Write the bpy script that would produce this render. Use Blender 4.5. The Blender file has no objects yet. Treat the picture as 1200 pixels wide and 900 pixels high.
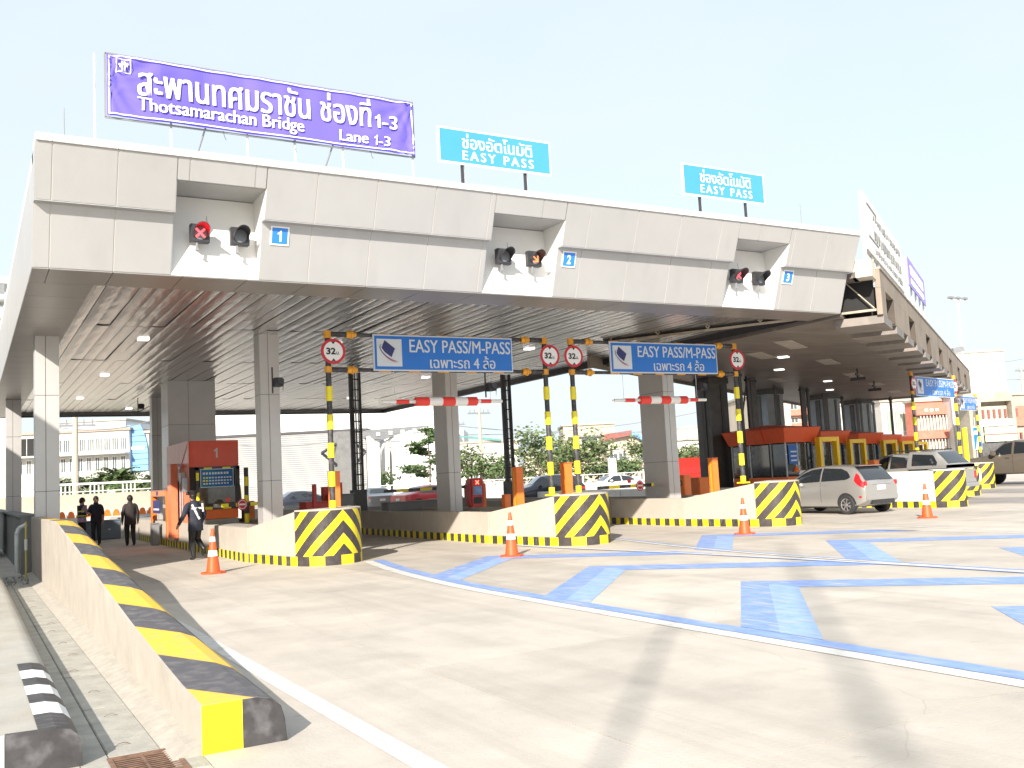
import bpy, bmesh, math, random
from math import sin, cos, pi, radians, sqrt, atan2
from mathutils import Vector, Matrix
random.seed(7)
SC = bpy.context.scene
COL = SC.collection
# ------------------------------------------------------------------ camera
cd = bpy.data.cameras.new('camera'); cam = bpy.data.objects.new('camera', cd); COL.objects.link(cam)
cd.sensor_width = 36.0; cd.lens = 36.0*1118.4154/1200.0; cd.clip_start = 0.1; cd.clip_end = 4000
VX = Vector((0.86810488, -0.00310671, -0.4963711)); VY = Vector((-0.49372164, -0.10877305, -0.86279045))
VZ = VX.cross(VY).normalized(); VY = VZ.cross(VX).normalized()
CAM = Vector((0, 0, 1.7))
RW = Matrix((VX, VY, VZ))                      # world <- camera
cam.matrix_world = Matrix.Translation(CAM) @ RW.to_4x4()
SC.camera = cam
# ------------------------------------------------------------------ sky and sun
SUN_EL = radians(27.6); SAZ = Vector((-0.685, -0.728))        # the sun stands behind and left of the camera
w = bpy.data.worlds.new("World"); SC.world = w; w.use_nodes = True
nt = w.node_tree; bg = nt.nodes['Background']
sky = nt.nodes.new('ShaderNodeTexSky'); sky.sky_type = 'NISHITA'; sky.sun_disc = False
sky.sun_elevation = SUN_EL; sky.sun_rotation = atan2(SAZ.x, SAZ.y)
sky.air_density = 1.0; sky.dust_density = 2.5; sky.ozone_density = 1.5; sky.altitude = 0
tcw = nt.nodes.new('ShaderNodeTexCoord'); nzw = nt.nodes.new('ShaderNodeTexNoise'); nzw.inputs['Scale'].default_value = 1.9; nzw.inputs['Detail'].default_value = 5
mpw = nt.nodes.new('ShaderNodeMapping'); mpw.inputs['Scale'].default_value = (1,1,2.5)
nt.links.new(tcw.outputs['Generated'], mpw.inputs[0]); nt.links.new(mpw.outputs[0], nzw.inputs['Vector'])
mrw = nt.nodes.new('ShaderNodeMapRange'); mrw.inputs[1].default_value = 0.35; mrw.inputs[2].default_value = 0.75; mrw.inputs[3].default_value = 0.76; mrw.inputs[4].default_value = 1.0
nt.links.new(nzw.outputs[0], mrw.inputs[0])
mxw = nt.nodes.new('ShaderNodeMix'); mxw.data_type = 'RGBA'; mxw.inputs[7].default_value = (2.80,3.10,3.33,1)   # thin high cloud
nt.links.new(mrw.outputs[0], mxw.inputs[0]); nt.links.new(sky.outputs[0], mxw.inputs[6])
nt.links.new(mxw.outputs[2], bg.inputs[0]); bg.inputs[1].default_value = 0.116
sl = bpy.data.lights.new('sun', 'SUN'); sl.energy = 3.3; sl.angle = radians(0.55); sl.color = (1.0, 0.915, 0.82)
sun = bpy.data.objects.new('sun', sl); COL.objects.link(sun)
sdir = Vector((SAZ.x*cos(SUN_EL), SAZ.y*cos(SUN_EL), sin(SUN_EL))).normalized()
sun.rotation_euler = sdir.to_track_quat('Z', 'Y').to_euler(); sun.location = sdir*60
SC.view_settings.view_transform = 'Standard'; SC.view_settings.look = 'None'
SC.view_settings.exposure = 1.45; SC.view_settings.gamma = 1.0
SC.render.engine = 'CYCLES'
# ------------------------------------------------------------------ placing helpers (measure a place once, in metres)
F = 1118.4154
def wray(px, py):
    return (RW @ Vector((px-600, 450-py, -F))).normalized()
def atY(px, py, Y):
    r = wray(px, py); return CAM + r*(Y/r.y)
def atX(px, py, X):
    r = wray(px, py); return CAM + r*(X/r.x)
def atZ(px, py, z=0.0):
    r = wray(px, py); return CAM + r*((z-1.7)/r.z)
# ------------------------------------------------------------------ materials
MATS = {}
def nd(nt, t, **kw):
    n = nt.nodes.new(t)
    for k, v in kw.items(): setattr(n, k, v)
    return n
def mth(nt, op, a, b=None, clamp=False):
    n = nt.nodes.new('ShaderNodeMath'); n.operation = op; n.use_clamp = clamp
    for i, v in enumerate((a, b)):
        if v is None: continue
        if isinstance(v, (int, float)): n.inputs[i].default_value = v
        else: nt.links.new(v, n.inputs[i])
    return n.outputs[0]
def mixc(nt, f, a, b, mode='MIX'):
    n = nt.nodes.new('ShaderNodeMix'); n.data_type = 'RGBA'; n.blend_type = mode
    for i, v in ((0, f), (6, a), (7, b)):
        if isinstance(v, (int, float)): n.inputs[i].default_value = v
        elif isinstance(v, tuple): n.inputs[i].default_value = (*v, 1) if len(v) == 3 else v
        else: nt.links.new(v, n.inputs[i])
    return n.outputs[2]
def mat(name, col, rough=0.6, metal=0.0, var=0.12, scale=3.0, bump=0.0, bscale=40.0, emit=0.0, trans=0.0, coat=0.0, dirt=None):
    if name in MATS: return MATS[name]
    m = bpy.data.materials.new(name); m.use_nodes = True; MATS[name] = m
    nt = m.node_tree; b = nt.nodes['Principled BSDF']
    b.inputs['Roughness'].default_value = rough; b.inputs['Metallic'].default_value = metal
    b.inputs['Base Color'].default_value = (*col, 1)
    if var > 0:
        tc = nd(nt, 'ShaderNodeTexCoord'); nz = nd(nt, 'ShaderNodeTexNoise')
        nz.inputs['Scale'].default_value = scale; nz.inputs['Detail'].default_value = 6; nz.inputs['Roughness'].default_value = 0.65
        nt.links.new(tc.outputs['Object'], nz.inputs['Vector'])
        lo = tuple(max(0, c*(1-var*1.6)) for c in col); hi = tuple(min(1, c*(1+var)) for c in col)
        mr = nd(nt, 'ShaderNodeMapRange'); mr.inputs[1].default_value = 0.3; mr.inputs[2].default_value = 0.7
        nt.links.new(nz.outputs[0], mr.inputs[0])
        c = mixc(nt, mr.outputs[0], lo, hi)
        if dirt:
            n2 = nd(nt, 'ShaderNodeTexNoise'); n2.inputs['Scale'].default_value = dirt[1]; n2.inputs['Detail'].default_value = 8
            mp = nd(nt, 'ShaderNodeMapping'); mp.inputs['Scale'].default_value = dirt[3] if len(dirt) > 3 else (1, 1, 1)
            nt.links.new(tc.outputs['Object'], mp.inputs[0]); nt.links.new(mp.outputs[0], n2.inputs['Vector'])
            r2 = nd(nt, 'ShaderNodeMapRange'); r2.inputs[1].default_value = 0.52; r2.inputs[2].default_value = 0.72; r2.inputs[4].default_value = dirt[2]
            nt.links.new(n2.outputs[0], r2.inputs[0]); c = mixc(nt, r2.outputs[0], c, dirt[0])
        nt.links.new(c, b.inputs['Base Color'])
    if bump > 0:
        tc = nd(nt, 'ShaderNodeTexCoord'); nb = nd(nt, 'ShaderNodeTexNoise'); nb.inputs['Scale'].default_value = bscale; nb.inputs['Detail'].default_value = 5
        nt.links.new(tc.outputs['Object'], nb.inputs['Vector'])
        bp = nd(nt, 'ShaderNodeBump'); bp.inputs['Strength'].default_value = bump; bp.inputs['Distance'].default_value = 0.02
        nt.links.new(nb.outputs[0], bp.inputs['Height']); nt.links.new(bp.outputs[0], b.inputs['Normal'])
    if emit > 0:
        b.inputs['Emission Color'].default_value = (*col, 1); b.inputs['Emission Strength'].default_value = emit
    if trans > 0:
        b.inputs['Transmission Weight'].default_value = trans
    if coat > 0: b.inputs['Coat Weight'].default_value = coat
    return m
def stripe(name, ca, cb, au, av, duty=0.5, space='UV', chev=0.0, low=None, wear=0.12, rough=0.55, off=0.0, axis=None):
    """two-colour painted bands; coordinate a*au + b*av (+ chev*|a|); low=(height, period) gives a check band below"""
    if name in MATS: return MATS[name]
    m = bpy.data.materials.new(name); m.use_nodes = True; MATS[name] = m
    nt = m.node_tree; b = nt.nodes['Principled BSDF']; b.inputs['Roughness'].default_value = rough
    tc = nd(nt, 'ShaderNodeTexCoord'); sp = nd(nt, 'ShaderNodeSeparateXYZ')
    nt.links.new(tc.outputs['UV' if space == 'UV' else 'Object'], sp.inputs[0])
    a, c = (sp.outputs[0], sp.outputs[1]) if axis is None else (sp.outputs[axis[0]], sp.outputs[axis[1]])
    ua = mth(nt, 'ABSOLUTE', a) if chev else a
    v = mth(nt, 'ADD', mth(nt, 'MULTIPLY', ua, au), mth(nt, 'MULTIPLY', c, av))
    v = mth(nt, 'ADD', v, off)
    fr = mth(nt, 'FRACT', v); sel = mth(nt, 'LESS_THAN', fr, duty)
    if low:
        s2 = mth(nt, 'LESS_THAN', mth(nt, 'FRACT', mth(nt, 'MULTIPLY', mth(nt, 'ADD', a, 0.07), 1/low[1])), 0.5)
        isl = mth(nt, 'LESS_THAN', c, low[0])
        sel = mth(nt, 'ADD', mth(nt, 'MULTIPLY', isl, s2), mth(nt, 'MULTIPLY', mth(nt, 'SUBTRACT', 1.0, isl), sel))
    col = mixc(nt, sel, cb, ca)
    nz = nd(nt, 'ShaderNodeTexNoise'); nz.inputs['Scale'].default_value = 9; nz.inputs['Detail'].default_value = 8
    nt.links.new(tc.outputs['Object'], nz.inputs['Vector'])
    mr = nd(nt, 'ShaderNodeMapRange'); mr.inputs[1].default_value = 0.45; mr.inputs[2].default_value = 0.75; mr.inputs[4].default_value = wear
    nt.links.new(nz.outputs[0], mr.inputs[0])
    col = mixc(nt, mr.outputs[0], col, (0.32, 0.3, 0.27))
    nt.links.new(col, b.inputs['Base Color'])
    return m
YEL = (0.80, 0.64, 0.012); BLK = (0.045, 0.038, 0.038)
# ------------------------------------------------------------------ mesh builder
class MB:
    def __init__(s): s.v = []; s.f = []; s.m = []; s.uv = {}
    def add(s, vs, fs, mi=0):
        o = len(s.v); s.v += [tuple(x) for x in vs]; s.f += [tuple(i+o for i in f) for f in fs]; s.m += [mi]*len(fs); return s
    def box(s, x0, y0, z0, x1, y1, z1, mi=0):
        if x0 > x1: x0, x1 = x1, x0
        if y0 > y1: y0, y1 = y1, y0
        if z0 > z1: z0, z1 = z1, z0
        return s.add([(x0,y0,z0),(x1,y0,z0),(x1,y1,z0),(x0,y1,z0),(x0,y0,z1),(x1,y0,z1),(x1,y1,z1),(x0,y1,z1)],
                     [(3,2,1,0),(4,5,6,7),(0,1,5,4),(1,2,6,5),(2,3,7,6),(3,0,4,7)], mi)
    def obox(s, p0, p1, wd, h, mi=0, up=(0,0,1)):
        """bar from p0 to p1, width wd sideways, height h along up"""
        p0 = Vector(p0); p1 = Vector(p1); d = (p1-p0).normalized(); u = Vector(up)
        sd = d.cross(u)
        if sd.length < 1e-4: sd = d.cross(Vector((1,0,0)))
        sd.normalize(); u = sd.cross(d).normalized(); a = sd*wd/2; b = u*h/2
        vs = [p0-a-b, p0+a-b, p0+a+b, p0-a+b, p1-a-b, p1+a-b, p1+a+b, p1-a+b]
        return s.add(vs, [(0,1,2,3),(7,6,5,4),(0,4,5,1),(1,5,6,2),(2,6,7,3),(3,7,4,0)], mi)
    def prism(s, poly, z0, z1, mi=0):
        n = len(poly); area = sum(poly[i][0]*poly[(i+1)%n][1]-poly[(i+1)%n][0]*poly[i][1] for i in range(n))
        if area < 0: poly = poly[::-1]
        vs = [(x,y,z0) for x,y in poly]+[(x,y,z1) for x,y in poly]
        fs = [tuple(range(n-1,-1,-1)), tuple(range(n,2*n))]+[(i,(i+1)%n,(i+1)%n+n,i+n) for i in range(n)]
        return s.add(vs, fs, mi)
    def extr(s, poly, axis, a0, a1, mi=0):
        """polygon in the plane normal to axis ('x': (y,z); 'y': (x,z)) extruded between a0 and a1"""
        f = (lambda p, a: (a, p[0], p[1])) if axis == 'x' else (lambda p, a: (p[0], a, p[1]))
        n = len(poly); vs = [f(p, a0) for p in poly]+[f(p, a1) for p in poly]
        fs = [tuple(range(n-1,-1,-1)), tuple(range(n,2*n))]+[(i,(i+1)%n,(i+1)%n+n,i+n) for i in range(n)]
        s.add(vs, fs, mi); s.fix = True; return s
    def quad(s, a, b, c, d, mi=0): return s.add([a,b,c,d], [(0,1,2,3)], mi)
    def tube(s, p0, p1, r0, r1=None, n=12, mi=0, cap=True):
        r1 = r0 if r1 is None else r1
        p0 = Vector(p0); p1 = Vector(p1); d = (p1-p0).normalized()
        a = d.cross(Vector((0,0,1)));
        if a.length < 1e-3: a = d.cross(Vector((1,0,0)))
        a.normalize(); b = d.cross(a)
        vs = []
        for p, r in ((p0,r0),(p1,r1)):
            for i in range(n):
                t = 2*pi*i/n; vs.append(p+a*cos(t)*r+b*sin(t)*r)
        fs = [(i,i+n,(i+1)%n+n,(i+1)%n) for i in range(n)]
        if cap: fs += [tuple(range(n)), tuple(range(2*n-1,n-1,-1))]
        return s.add(vs, fs, mi)
    def path(s, pts, r, n=8, mi=0):
        for a, b in zip(pts[:-1], pts[1:]): s.tube(a, b, r, r, n, mi)
        return s
    def lathe(s, prof, c=(0,0,0), n=20, mi=0):
        vs = []; k = len(prof)
        for i in range(n):
            t = 2*pi*i/n
            for r, z in prof: vs.append((c[0]+r*cos(t), c[1]+r*sin(t), c[2]+z))
        fs = [(i*k+j, ((i+1)%n)*k+j, ((i+1)%n)*k+j+1, i*k+j+1) for i in range(n) for j in range(k-1)]
        return s.add(vs, fs, mi)
    def build(s, name, mats, parent=None, smooth=False, bevel=0.0, angle=35, recalc=True):
        me = bpy.data.meshes.new(name); me.from_pydata(s.v, [], s.f)
        if not isinstance(mats, (list, tuple)): mats = [mats]
        for m in mats: me.materials.append(m)
        if len(mats) > 1: me.polygons.foreach_set('material_index', s.m)
        if recalc or bevel > 0:
            bm = bmesh.new(); bm.from_mesh(me)
            if bevel > 0:
                bmesh.ops.remove_doubles(bm, verts=bm.verts, dist=1e-5)
                es = [e for e in bm.edges if len(e.link_faces) == 2 and e.calc_face_angle(0) > 0.6]
                bmesh.ops.bevel(bm, geom=es, offset=bevel, segments=2, affect='EDGES', clamp_overlap=True)
            bmesh.ops.recalc_face_normals(bm, faces=bm.faces); bm.to_mesh(me); bm.free()
        if smooth:
            me.polygons.foreach_set('use_smooth', [True]*len(me.polygons)); me.set_sharp_from_angle(angle=radians(angle))
        me.update()
        return link(name, me, parent)
def link(name, me, parent=None):
    o = bpy.data.objects.new(name, me); COL.objects.link(o)
    if parent is not None: o.parent = parent; 
    return o
def thing(name, label, cat, group=None, loc=(0,0,0), rz=0.0):
    o = bpy.data.objects.new(name, None); COL.objects.link(o); o.location = loc; o.rotation_euler = (0,0,rz)
    o.empty_display_size = 0.3; o['label'] = label; o['category'] = cat
    if group: o['group'] = group
    return o
def tag(o, label, cat, group=None):
    o['label'] = label; o['category'] = cat
    if group: o['group'] = group
    return o
def kids(o): return [c for c in bpy.data.objects if c.parent == o]
def copy_tree(o, loc=None, rz=None, label=None):
    def rec(x, par):
        c = x.copy(); COL.objects.link(c)
        if par is not None: c.parent = par
        for ch in CH.get(x.name, []): rec(ch, c)
        return c
    CH = {}
    for c in bpy.data.objects:
        if c.parent: CH.setdefault(c.parent.name, []).append(c)
    r = rec(o, None)
    if loc is not None: r.location = loc
    if rz is not None: r.rotation_euler = (0,0,rz)
    if label: r['label'] = label
    return r
def text_mesh(s, bold=0.0, spacing=1.0):
    cu = bpy.data.curves.new('t', 'FONT'); cu.body = s; cu.size = 1.0; cu.offset = bold; cu.space_character = spacing; cu.resolution_u = 3
    o = bpy.data.objects.new('t', cu); COL.objects.link(o)
    dg = bpy.context.evaluated_depsgraph_get(); me = bpy.data.meshes.new_from_object(o.evaluated_get(dg))
    bpy.data.objects.remove(o); bpy.data.curves.remove(cu)
    return me
def text(s, name, m, parent, o, u, v, wd, ht, bold=0.02, spacing=1.0, twin=0.0):
    """flat lettering filling the wd x ht rectangle whose lower left corner is o, in the plane u,v (unit vectors)"""
    me = text_mesh(s, bold, spacing); o = Vector(o); u = Vector(u); v = Vector(v)
    if not len(me.vertices): return None
    xs = [q.co.x for q in me.vertices]; ys = [q.co.y for q in me.vertices]
    x0, x1, y0, y1 = min(xs), max(xs), min(ys), max(ys)
    for q in me.vertices:
        q.co = o + u*((q.co.x-x0)/(x1-x0)*wd) + v*((q.co.y-y0)/(y1-y0)*ht)
    me.materials.clear(); me.materials.append(m); me.name = name
    if twin:
        n_ = u.cross(v).normalized(); bm = bmesh.new(); bm.from_mesh(me); g_ = bmesh.ops.duplicate(bm, geom=bm.verts[:]+bm.edges[:]+bm.faces[:])
        for e in g_['geom']:
            if isinstance(e, bmesh.types.BMVert): e.co += u*twin+n_*.0012
        bm.to_mesh(me); bm.free()
    return link(name, me, parent)
UX = Vector((1,0,0)); UZ = Vector((0,0,1))
def one(name, m, parent, o, u, v, wd, ht):
    o = Vector(o); u = Vector(u); v = Vector(v)
    P = [(.5,0),(1,0),(1,1),(.62,1),(.5,.88),(0,.76),(0,.62),(.5,.7)]
    return MB().add([o+u*x*wd+v*y*ht for x,y in P],[(0,1,2,3,4,7),(4,5,6,7)]).build(name, m, parent, recalc=False)

# ------------------------------------------------------------------ common materials
M_conc = mat('concrete_wall', (0.40,0.365,0.315), 0.85, var=0.10, scale=2.2, bump=0.15, bscale=60, dirt=((0.34,0.30,0.24), 1.4, 0.35, (1,1,0.35)))
M_slab = mat('concrete_slab', (0.485,0.445,0.39), 0.8, var=0.09, scale=0.9, bump=0.2, bscale=35, dirt=((0.29,0.27,0.24), 0.7, 0.55))
# road slabs: cast concrete with its own tone per pour, tyre scrubs along the lanes, drips, hairline cracks
ms = M_slab; nt = ms.node_tree; b = nt.nodes['Principled BSDF']; prev = b.inputs['Base Color'].links[0].from_socket
oi = nd(nt,'ShaderNodeObjectInfo'); mr = nd(nt,'ShaderNodeMapRange'); mr.inputs[3].default_value = 0.90; mr.inputs[4].default_value = 1.06; nt.links.new(oi.outputs['Random'], mr.inputs[0])
tc = nd(nt,'ShaderNodeTexCoord')
def streak(sc, scale, lo, hi, amt, col, prev, rot=0.0):
    mp = nd(nt,'ShaderNodeMapping'); mp.inputs['Scale'].default_value = sc; mp.inputs['Rotation'].default_value = (0,0,rot); n = nd(nt,'ShaderNodeTexNoise'); n.inputs['Scale'].default_value = scale; n.inputs['Detail'].default_value = 9; n.inputs['Roughness'].default_value = .62
    nt.links.new(tc.outputs['Object'], mp.inputs[0]); nt.links.new(mp.outputs[0], n.inputs['Vector'])
    r = nd(nt,'ShaderNodeMapRange'); r.inputs[1].default_value = lo; r.inputs[2].default_value = hi; r.inputs[4].default_value = amt; nt.links.new(n.outputs[0], r.inputs[0])
    return mixc(nt, r.outputs[0], prev, col)
c = streak((1.6,.10,1), 1.1, .48, .68, .40, (0.30,0.275,0.24), prev)
c = streak((.25,1.4,1), .9, .55, .75, .25, (0.50,0.47,0.42), c, 0.35)
c = streak((2.2,.05,1), 0.9, .60, .74, .30, (0.25,0.235,0.215), c)
c = streak((1,1,1), 2.6, .66, .72, .40, (0.23,0.21,0.19), c)
c = streak((1,1,1), 14, .58, .74, .18, (0.25,0.23,0.20), c)
vo = nd(nt,'ShaderNodeTexVoronoi'); vo.feature = 'DISTANCE_TO_EDGE'; vo.inputs['Scale'].default_value = .16
nw = nd(nt,'ShaderNodeTexNoise'); nw.inputs['Scale'].default_value = 1.3; nw.inputs['Detail'].default_value = 6
va = nd(nt,'ShaderNodeVectorMath'); va.operation = 'ADD'; nt.links.new(tc.outputs['Object'], va.inputs[0]); nt.links.new(nw.outputs['Color'], va.inputs[1]); nt.links.new(va.outputs[0], vo.inputs['Vector'])
ck = mth(nt,'MULTIPLY', mth(nt,'LESS_THAN', vo.outputs['Distance'], .0009), .16)
c = mixc(nt, ck, c, (0.16,0.14,0.12))
vm = nd(nt,'ShaderNodeVectorMath'); vm.operation = 'SCALE'; nt.links.new(c, vm.inputs[0]); nt.links.new(mr.outputs[0], vm.inputs['Scale']); nt.links.new(vm.outputs[0], b.inputs['Base Color'])
M_joint = mat('joint', (0.16,0.145,0.12), 0.95)
M_trench = mat('trench_concrete', (0.36,0.35,0.31), 0.9, var=0.14, scale=4, bump=0.3, bscale=30, dirt=((0.2,0.19,0.16), 3, 0.5))
M_kerb = mat('kerb_concrete', (0.42,0.405,0.36), 0.85, var=0.1, scale=2, dirt=((0.36,0.29,0.2), 1.1, 0.4), bump=0.15)
M_white = mat('white_paint', (0.78,0.78,0.75), 0.6, var=0.05)
M_whitem = mat('white_marking', (0.60,0.60,0.58), 0.7, var=0.06, scale=6, dirt=((0.42,0.39,0.34), 4, 0.8))
M_blue = mat('blue_marking', (0.205,0.315,0.61), 0.7, var=0.12, scale=4, dirt=((0.42,0.42,0.47), 2.2, 1.0, (6,0.7,1)))
M_blue2 = mat('blue_marking_light', (0.265,0.40,0.67), 0.7, var=0.12, scale=4, dirt=((0.42,0.42,0.44), 2.2, 1.0, (6,0.7,1)))
M_yel = mat('yellow_paint', YEL, 0.5, var=0.05)
M_blk = mat('black_paint', (0.05,0.048,0.05), 0.5, var=0.3, scale=5, dirt=((0.17,0.17,0.18), 7, 0.6, (1,3,1)))
M_dark = mat('dark_metal', (0.045,0.045,0.05), 0.45, metal=0.2, var=0.1)
M_steel = mat('galvanised_steel', (0.42,0.43,0.44), 0.4, metal=0.7, var=0.1)
M_grey = mat('grey_paint', (0.22,0.23,0.24), 0.6, var=0.08)
M_orange = mat('orange_paint', (0.82,0.20,0.03), 0.4, var=0.06, coat=0.3)
M_red = mat('red_paint', (0.62,0.035,0.03), 0.4, var=0.06, coat=0.2)
M_glass = mat('tinted_glass', (0.018,0.022,0.026), 0.06, var=0.0, coat=1.0)
M_shadow = mat('hollow_shade', (0.02,0.02,0.02), 0.9, var=0)  # near-black colour painted where hollows would lie in shade
# ------------------------------------------------------------------ ground
def struct(o): o['kind'] = 'structure'; return o
gm = mat('ground_far', (0.33,0.31,0.27), 0.9, var=0.15, scale=0.05)
struct(MB().quad((-1500,-600,-0.06),(1500,-600,-0.06),(1500,2400,-0.06),(-1500,2400,-0.06)).build('ground', gm, recalc=False))
pav = struct(MB().quad((-60,-30,-0.02),(140,-30,-0.02),(140,110,-0.02),(-60,110,-0.02)).build('pavement', M_joint, recalc=False))
xs = [-60,-40,-25,-12,-5.5,0.64,1.34, 3.6,6.68,9.85,12.95,16.0,19.1,22.3,25.6,29,33,37,42,48,56,66,80,100,140]
ys = [-30,-18,-9,-4,0.4,4.3,8.2,12.0,15.8,19.7,24,29,35,42,50,60,75,110]
slabs = {}
for i in range(len(xs)-1):
    for j in range(len(ys)-1):
        if xs[i] == 0.64: continue
        x0, x1, y0, y1 = xs[i]+.006, xs[i+1]-.006, ys[j]+.006, ys[j+1]-.006
        MB().box(x0,y0,-0.05,x1,y1,0).build('concrete_slab', M_slab, pav, recalc=False)
MB().box(0.64,-30,-0.05,1.34,6.35,-0.004).build('concrete_slab', M_slab, pav, recalc=False)
MB().box(0.64,25.2,-0.05,1.34,110,-0.004).build('concrete_slab', M_slab, pav, recalc=False)
# drain trench covers: precast planks, each with its lifting loops
y = 6.95; 
for k in range(11):
    L = 1.66
    MB().box(0.82,y,-0.05,1.14,y+L-0.012,0.004).build('trench_cover', M_trench, pav, bevel=0.006)
    y += L
for side in ((0.64,0.812),(1.148,1.34)):
    MB().box(side[0],6.35,-0.05,side[1],25.2,0.0).build('drain_edge', M_trench, pav, recalc=False)
lp = MB()
for k in range(15):
    yy = 7.3+k*1.1+random.uniform(-.2,.2); xx = 0.98+random.uniform(-.06,.06); a = random.uniform(-.4,.4)
    p = [Vector((xx+cos(a)*t*0.05, yy+sin(a)*t*0.05, 0.005+0.018*(1-t*t))) for t in (-1,-.5,0,.5,1)]
    lp.path(p, 0.003, 5)
lp.build('lifting_loops', mat('rusty_iron', (0.19,0.15,0.12), 0.8), pav)['kind'] = 'stuff'
# steel grate at the mouth of the drain
gr = thing('drain_grate', 'rusty steel drain grate in the ground before the striped barrier end', 'grate', loc=(0.8,6.35,0))
rust = mat('rust_steel', (0.20,0.115,0.075), 0.7, var=0.3, scale=12)
MB().box(0,0,-0.05,0.42,0.04,0.008).box(0,0.54,-0.05,0.42,0.58,0.008).box(0,0.04,-0.05,0.03,0.54,0.008).box(0.39,0.04,-0.05,0.42,0.54,0.008).build('frame', rust, gr)
for k in range(10): MB().box(0.03,0.07+k*0.047,0.001,0.39,0.086+k*0.047,0.005).build('bar', rust, gr)
MB().box(0.2,0.04,-0.045,0.215,0.54,0.007).build('cross_bar', rust, gr)
MB().box(0.815,6.36,-0.012,1.145,6.94,-0.006).build('drain_bottom', M_shadow, pav)
# ------------------------------------------------------------------ road markings (thin sheets on the slabs)
def ribbon(name, left, right, m, z=0.004, lab=None):
    mb = MB(); n = len(left)
    for i in range(n-1): mb.quad((*left[i],z),(*right[i],z),(*right[i+1],z),(*left[i+1],z))
    o = mb.build(name, m, pav)
    if lab: o['label'] = lab
    return o
def curve_line(name, pts, wd, m, z=0.004):
    P = [Vector(p) for p in pts]; L = []; R = []
    for i, p in enumerate(P):
        d = (P[min(i+1,len(P)-1)]-P[max(i-1,0)]).normalized(); nrm = Vector((-d.y, d.x))*wd/2
        L.append(tuple(p+nrm)); R.append(tuple(p-nrm))
    return ribbon(name, L, R, m, z)
def sm(pts, n=6):
    out = []
    P = [pts[0]]+list(pts)+[pts[-1]]
    for i in range(1, len(P)-2):
        for k in range(n):
            t = k/n; out.append(tuple(0.5*((2*P[i][a])+(-P[i-1][a]+P[i+1][a])*t+(2*P[i-1][a]-5*P[i][a]+4*P[i+1][a]-P[i+2][a])*t*t+(-P[i-1][a]+3*P[i][a]-3*P[i+1][a]+P[i+2][a])*t**3) for a in range(len(pts[0]))))
    out.append(tuple(pts[-1])); return out
curve_line('lane_line', [(2.40,2.0),(2.40,10),(2.42,20),(2.45,34)], 0.17, M_whitem)
a = sm([(6.93,-6),(6.93,6),(6.93,9),(6.97,11.8),(7.07,14.2),(7.42,17.4),(7.92,20.1)])
curve_line('lane_line', a, 0.24, M_blue, 0.0075)
curve_line('lane_line', [(x-0.235,y) for x,y in a], 0.21, M_whitem, 0.006)
b1 = sm([(12.72,-6),(12.72,8),(12.62,11),(12.35,14.5),(12.0,17.2),(11.75,19.2),(11.7,21)])
b2 = sm([(12.98,-6),(12.98,8),(13.0,11),(13.12,13.6),(13.6,16.9),(14.2,19.6),(14.3,21)])
curve_line('lane_line', b1, 0.07, M_blue, 0.0105); curve_line('lane_line', b2, 0.08, M_blue, 0.012)
curve_line('lane_line', [(x+0.10,y) for x,y in b1], 0.13, M_whitem, 0.0075); curve_line('lane_line', [(x-0.11,y) for x,y in b2], 0.13, M_whitem, 0.009)
c1 = sm([(18.75,-2),(18.78,10),(18.75,13),(18.5,15.6),(18.2,17.8),(18.1,20)]); c2 = sm([(19.1,-2),(19.1,10),(19.3,13),(19.9,16),(20.6,18.6)])
curve_line('lane_line', c1, 0.1, M_whitem); curve_line('lane_line', c2, 0.1, M_whitem)
for (xl, xa, xr, tip) in ((7.08,9.82,12.62,0.0),(13.02,15.86,18.7,-0.05)):
    for k in range(-3, 3):
        ya = 14.62+tip+4.02*k*0.98
        if ya > 19: continue
        T = 1.12; s = 1.07
        def leg(x_end, xa=xa, ya=ya):
            return ya-abs(xa-x_end)*s
        if k == 1: yl0 = leg(xl)
        # left arm in two shades (fresh coat and thin coat), right arm in one
        ribbon('chevron_marking', [(xl,leg(xl)-T*0.5),(xa,ya-T*0.5)], [(xl,leg(xl)),(xa,ya)], M_blue, lab=None)
        ribbon('chevron_marking', [(xl,leg(xl)-T),(xa,ya-T)], [(xl,leg(xl)-T*0.5),(xa,ya-T*0.5)], M_blue2)
        ribbon('chevron_marking', [(xa,ya-T),(xr,leg(xr)-T)], [(xa,ya),(xr,leg(xr))], M_blue)
M_lane = mat('lane_shade', (0.27,0.25,0.235), .75, var=.2, scale=.6, dirt=((0.4,0.37,0.33),.8,.7,(2,.3,1)))  # dark lane strips stand in for shade bands on the road
for (xa_,xb_,ya_) in ((29.2,32.9,13),(36.2,40.3,17),(43.4,47.6,20)): MB().box(xa_,ya_,0.0,xb_,70,0.003).build('lane_shade_strip', M_lane, pav)
# ------------------------------------------------------------------ left kerb platform
kp = thing('kerb_platform', 'low concrete walkway slab with black end face at lower left corner', 'kerb', loc=(0,0,0))
prof = [(-6,0),(0.65,0),(0.65,0.13),(0.63,0.19),(0.58,0.235),(0.50,0.255),(-6,0.26)]
MB().extr(prof,'y',9.3,24.4).build('walkway_slab', M_kerb, kp, smooth=True)
MB().extr(prof,'y',6.9,9.29).build('walkway_end', M_kerb, kp, smooth=True)
MB().extr([(x+0.004*(x>0),z+0.004*(z>0)) for x,z in prof if x>0]+[(0.215,0.264),(0.215,0)],'y',6.885,6.93).build('end_face', M_blk, kp)
MB().extr([(-3,0.0),(0.21,0.0),(0.21,0.262),(-3,0.262)],'y',6.88,6.898).build('end_face', M_white, kp)
cpts = [(0.654,0),(0.654,0.13),(0.634,0.193),(0.583,0.239),(0.502,0.259),(0.40,0.2585)]
yy = 6.93
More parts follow.
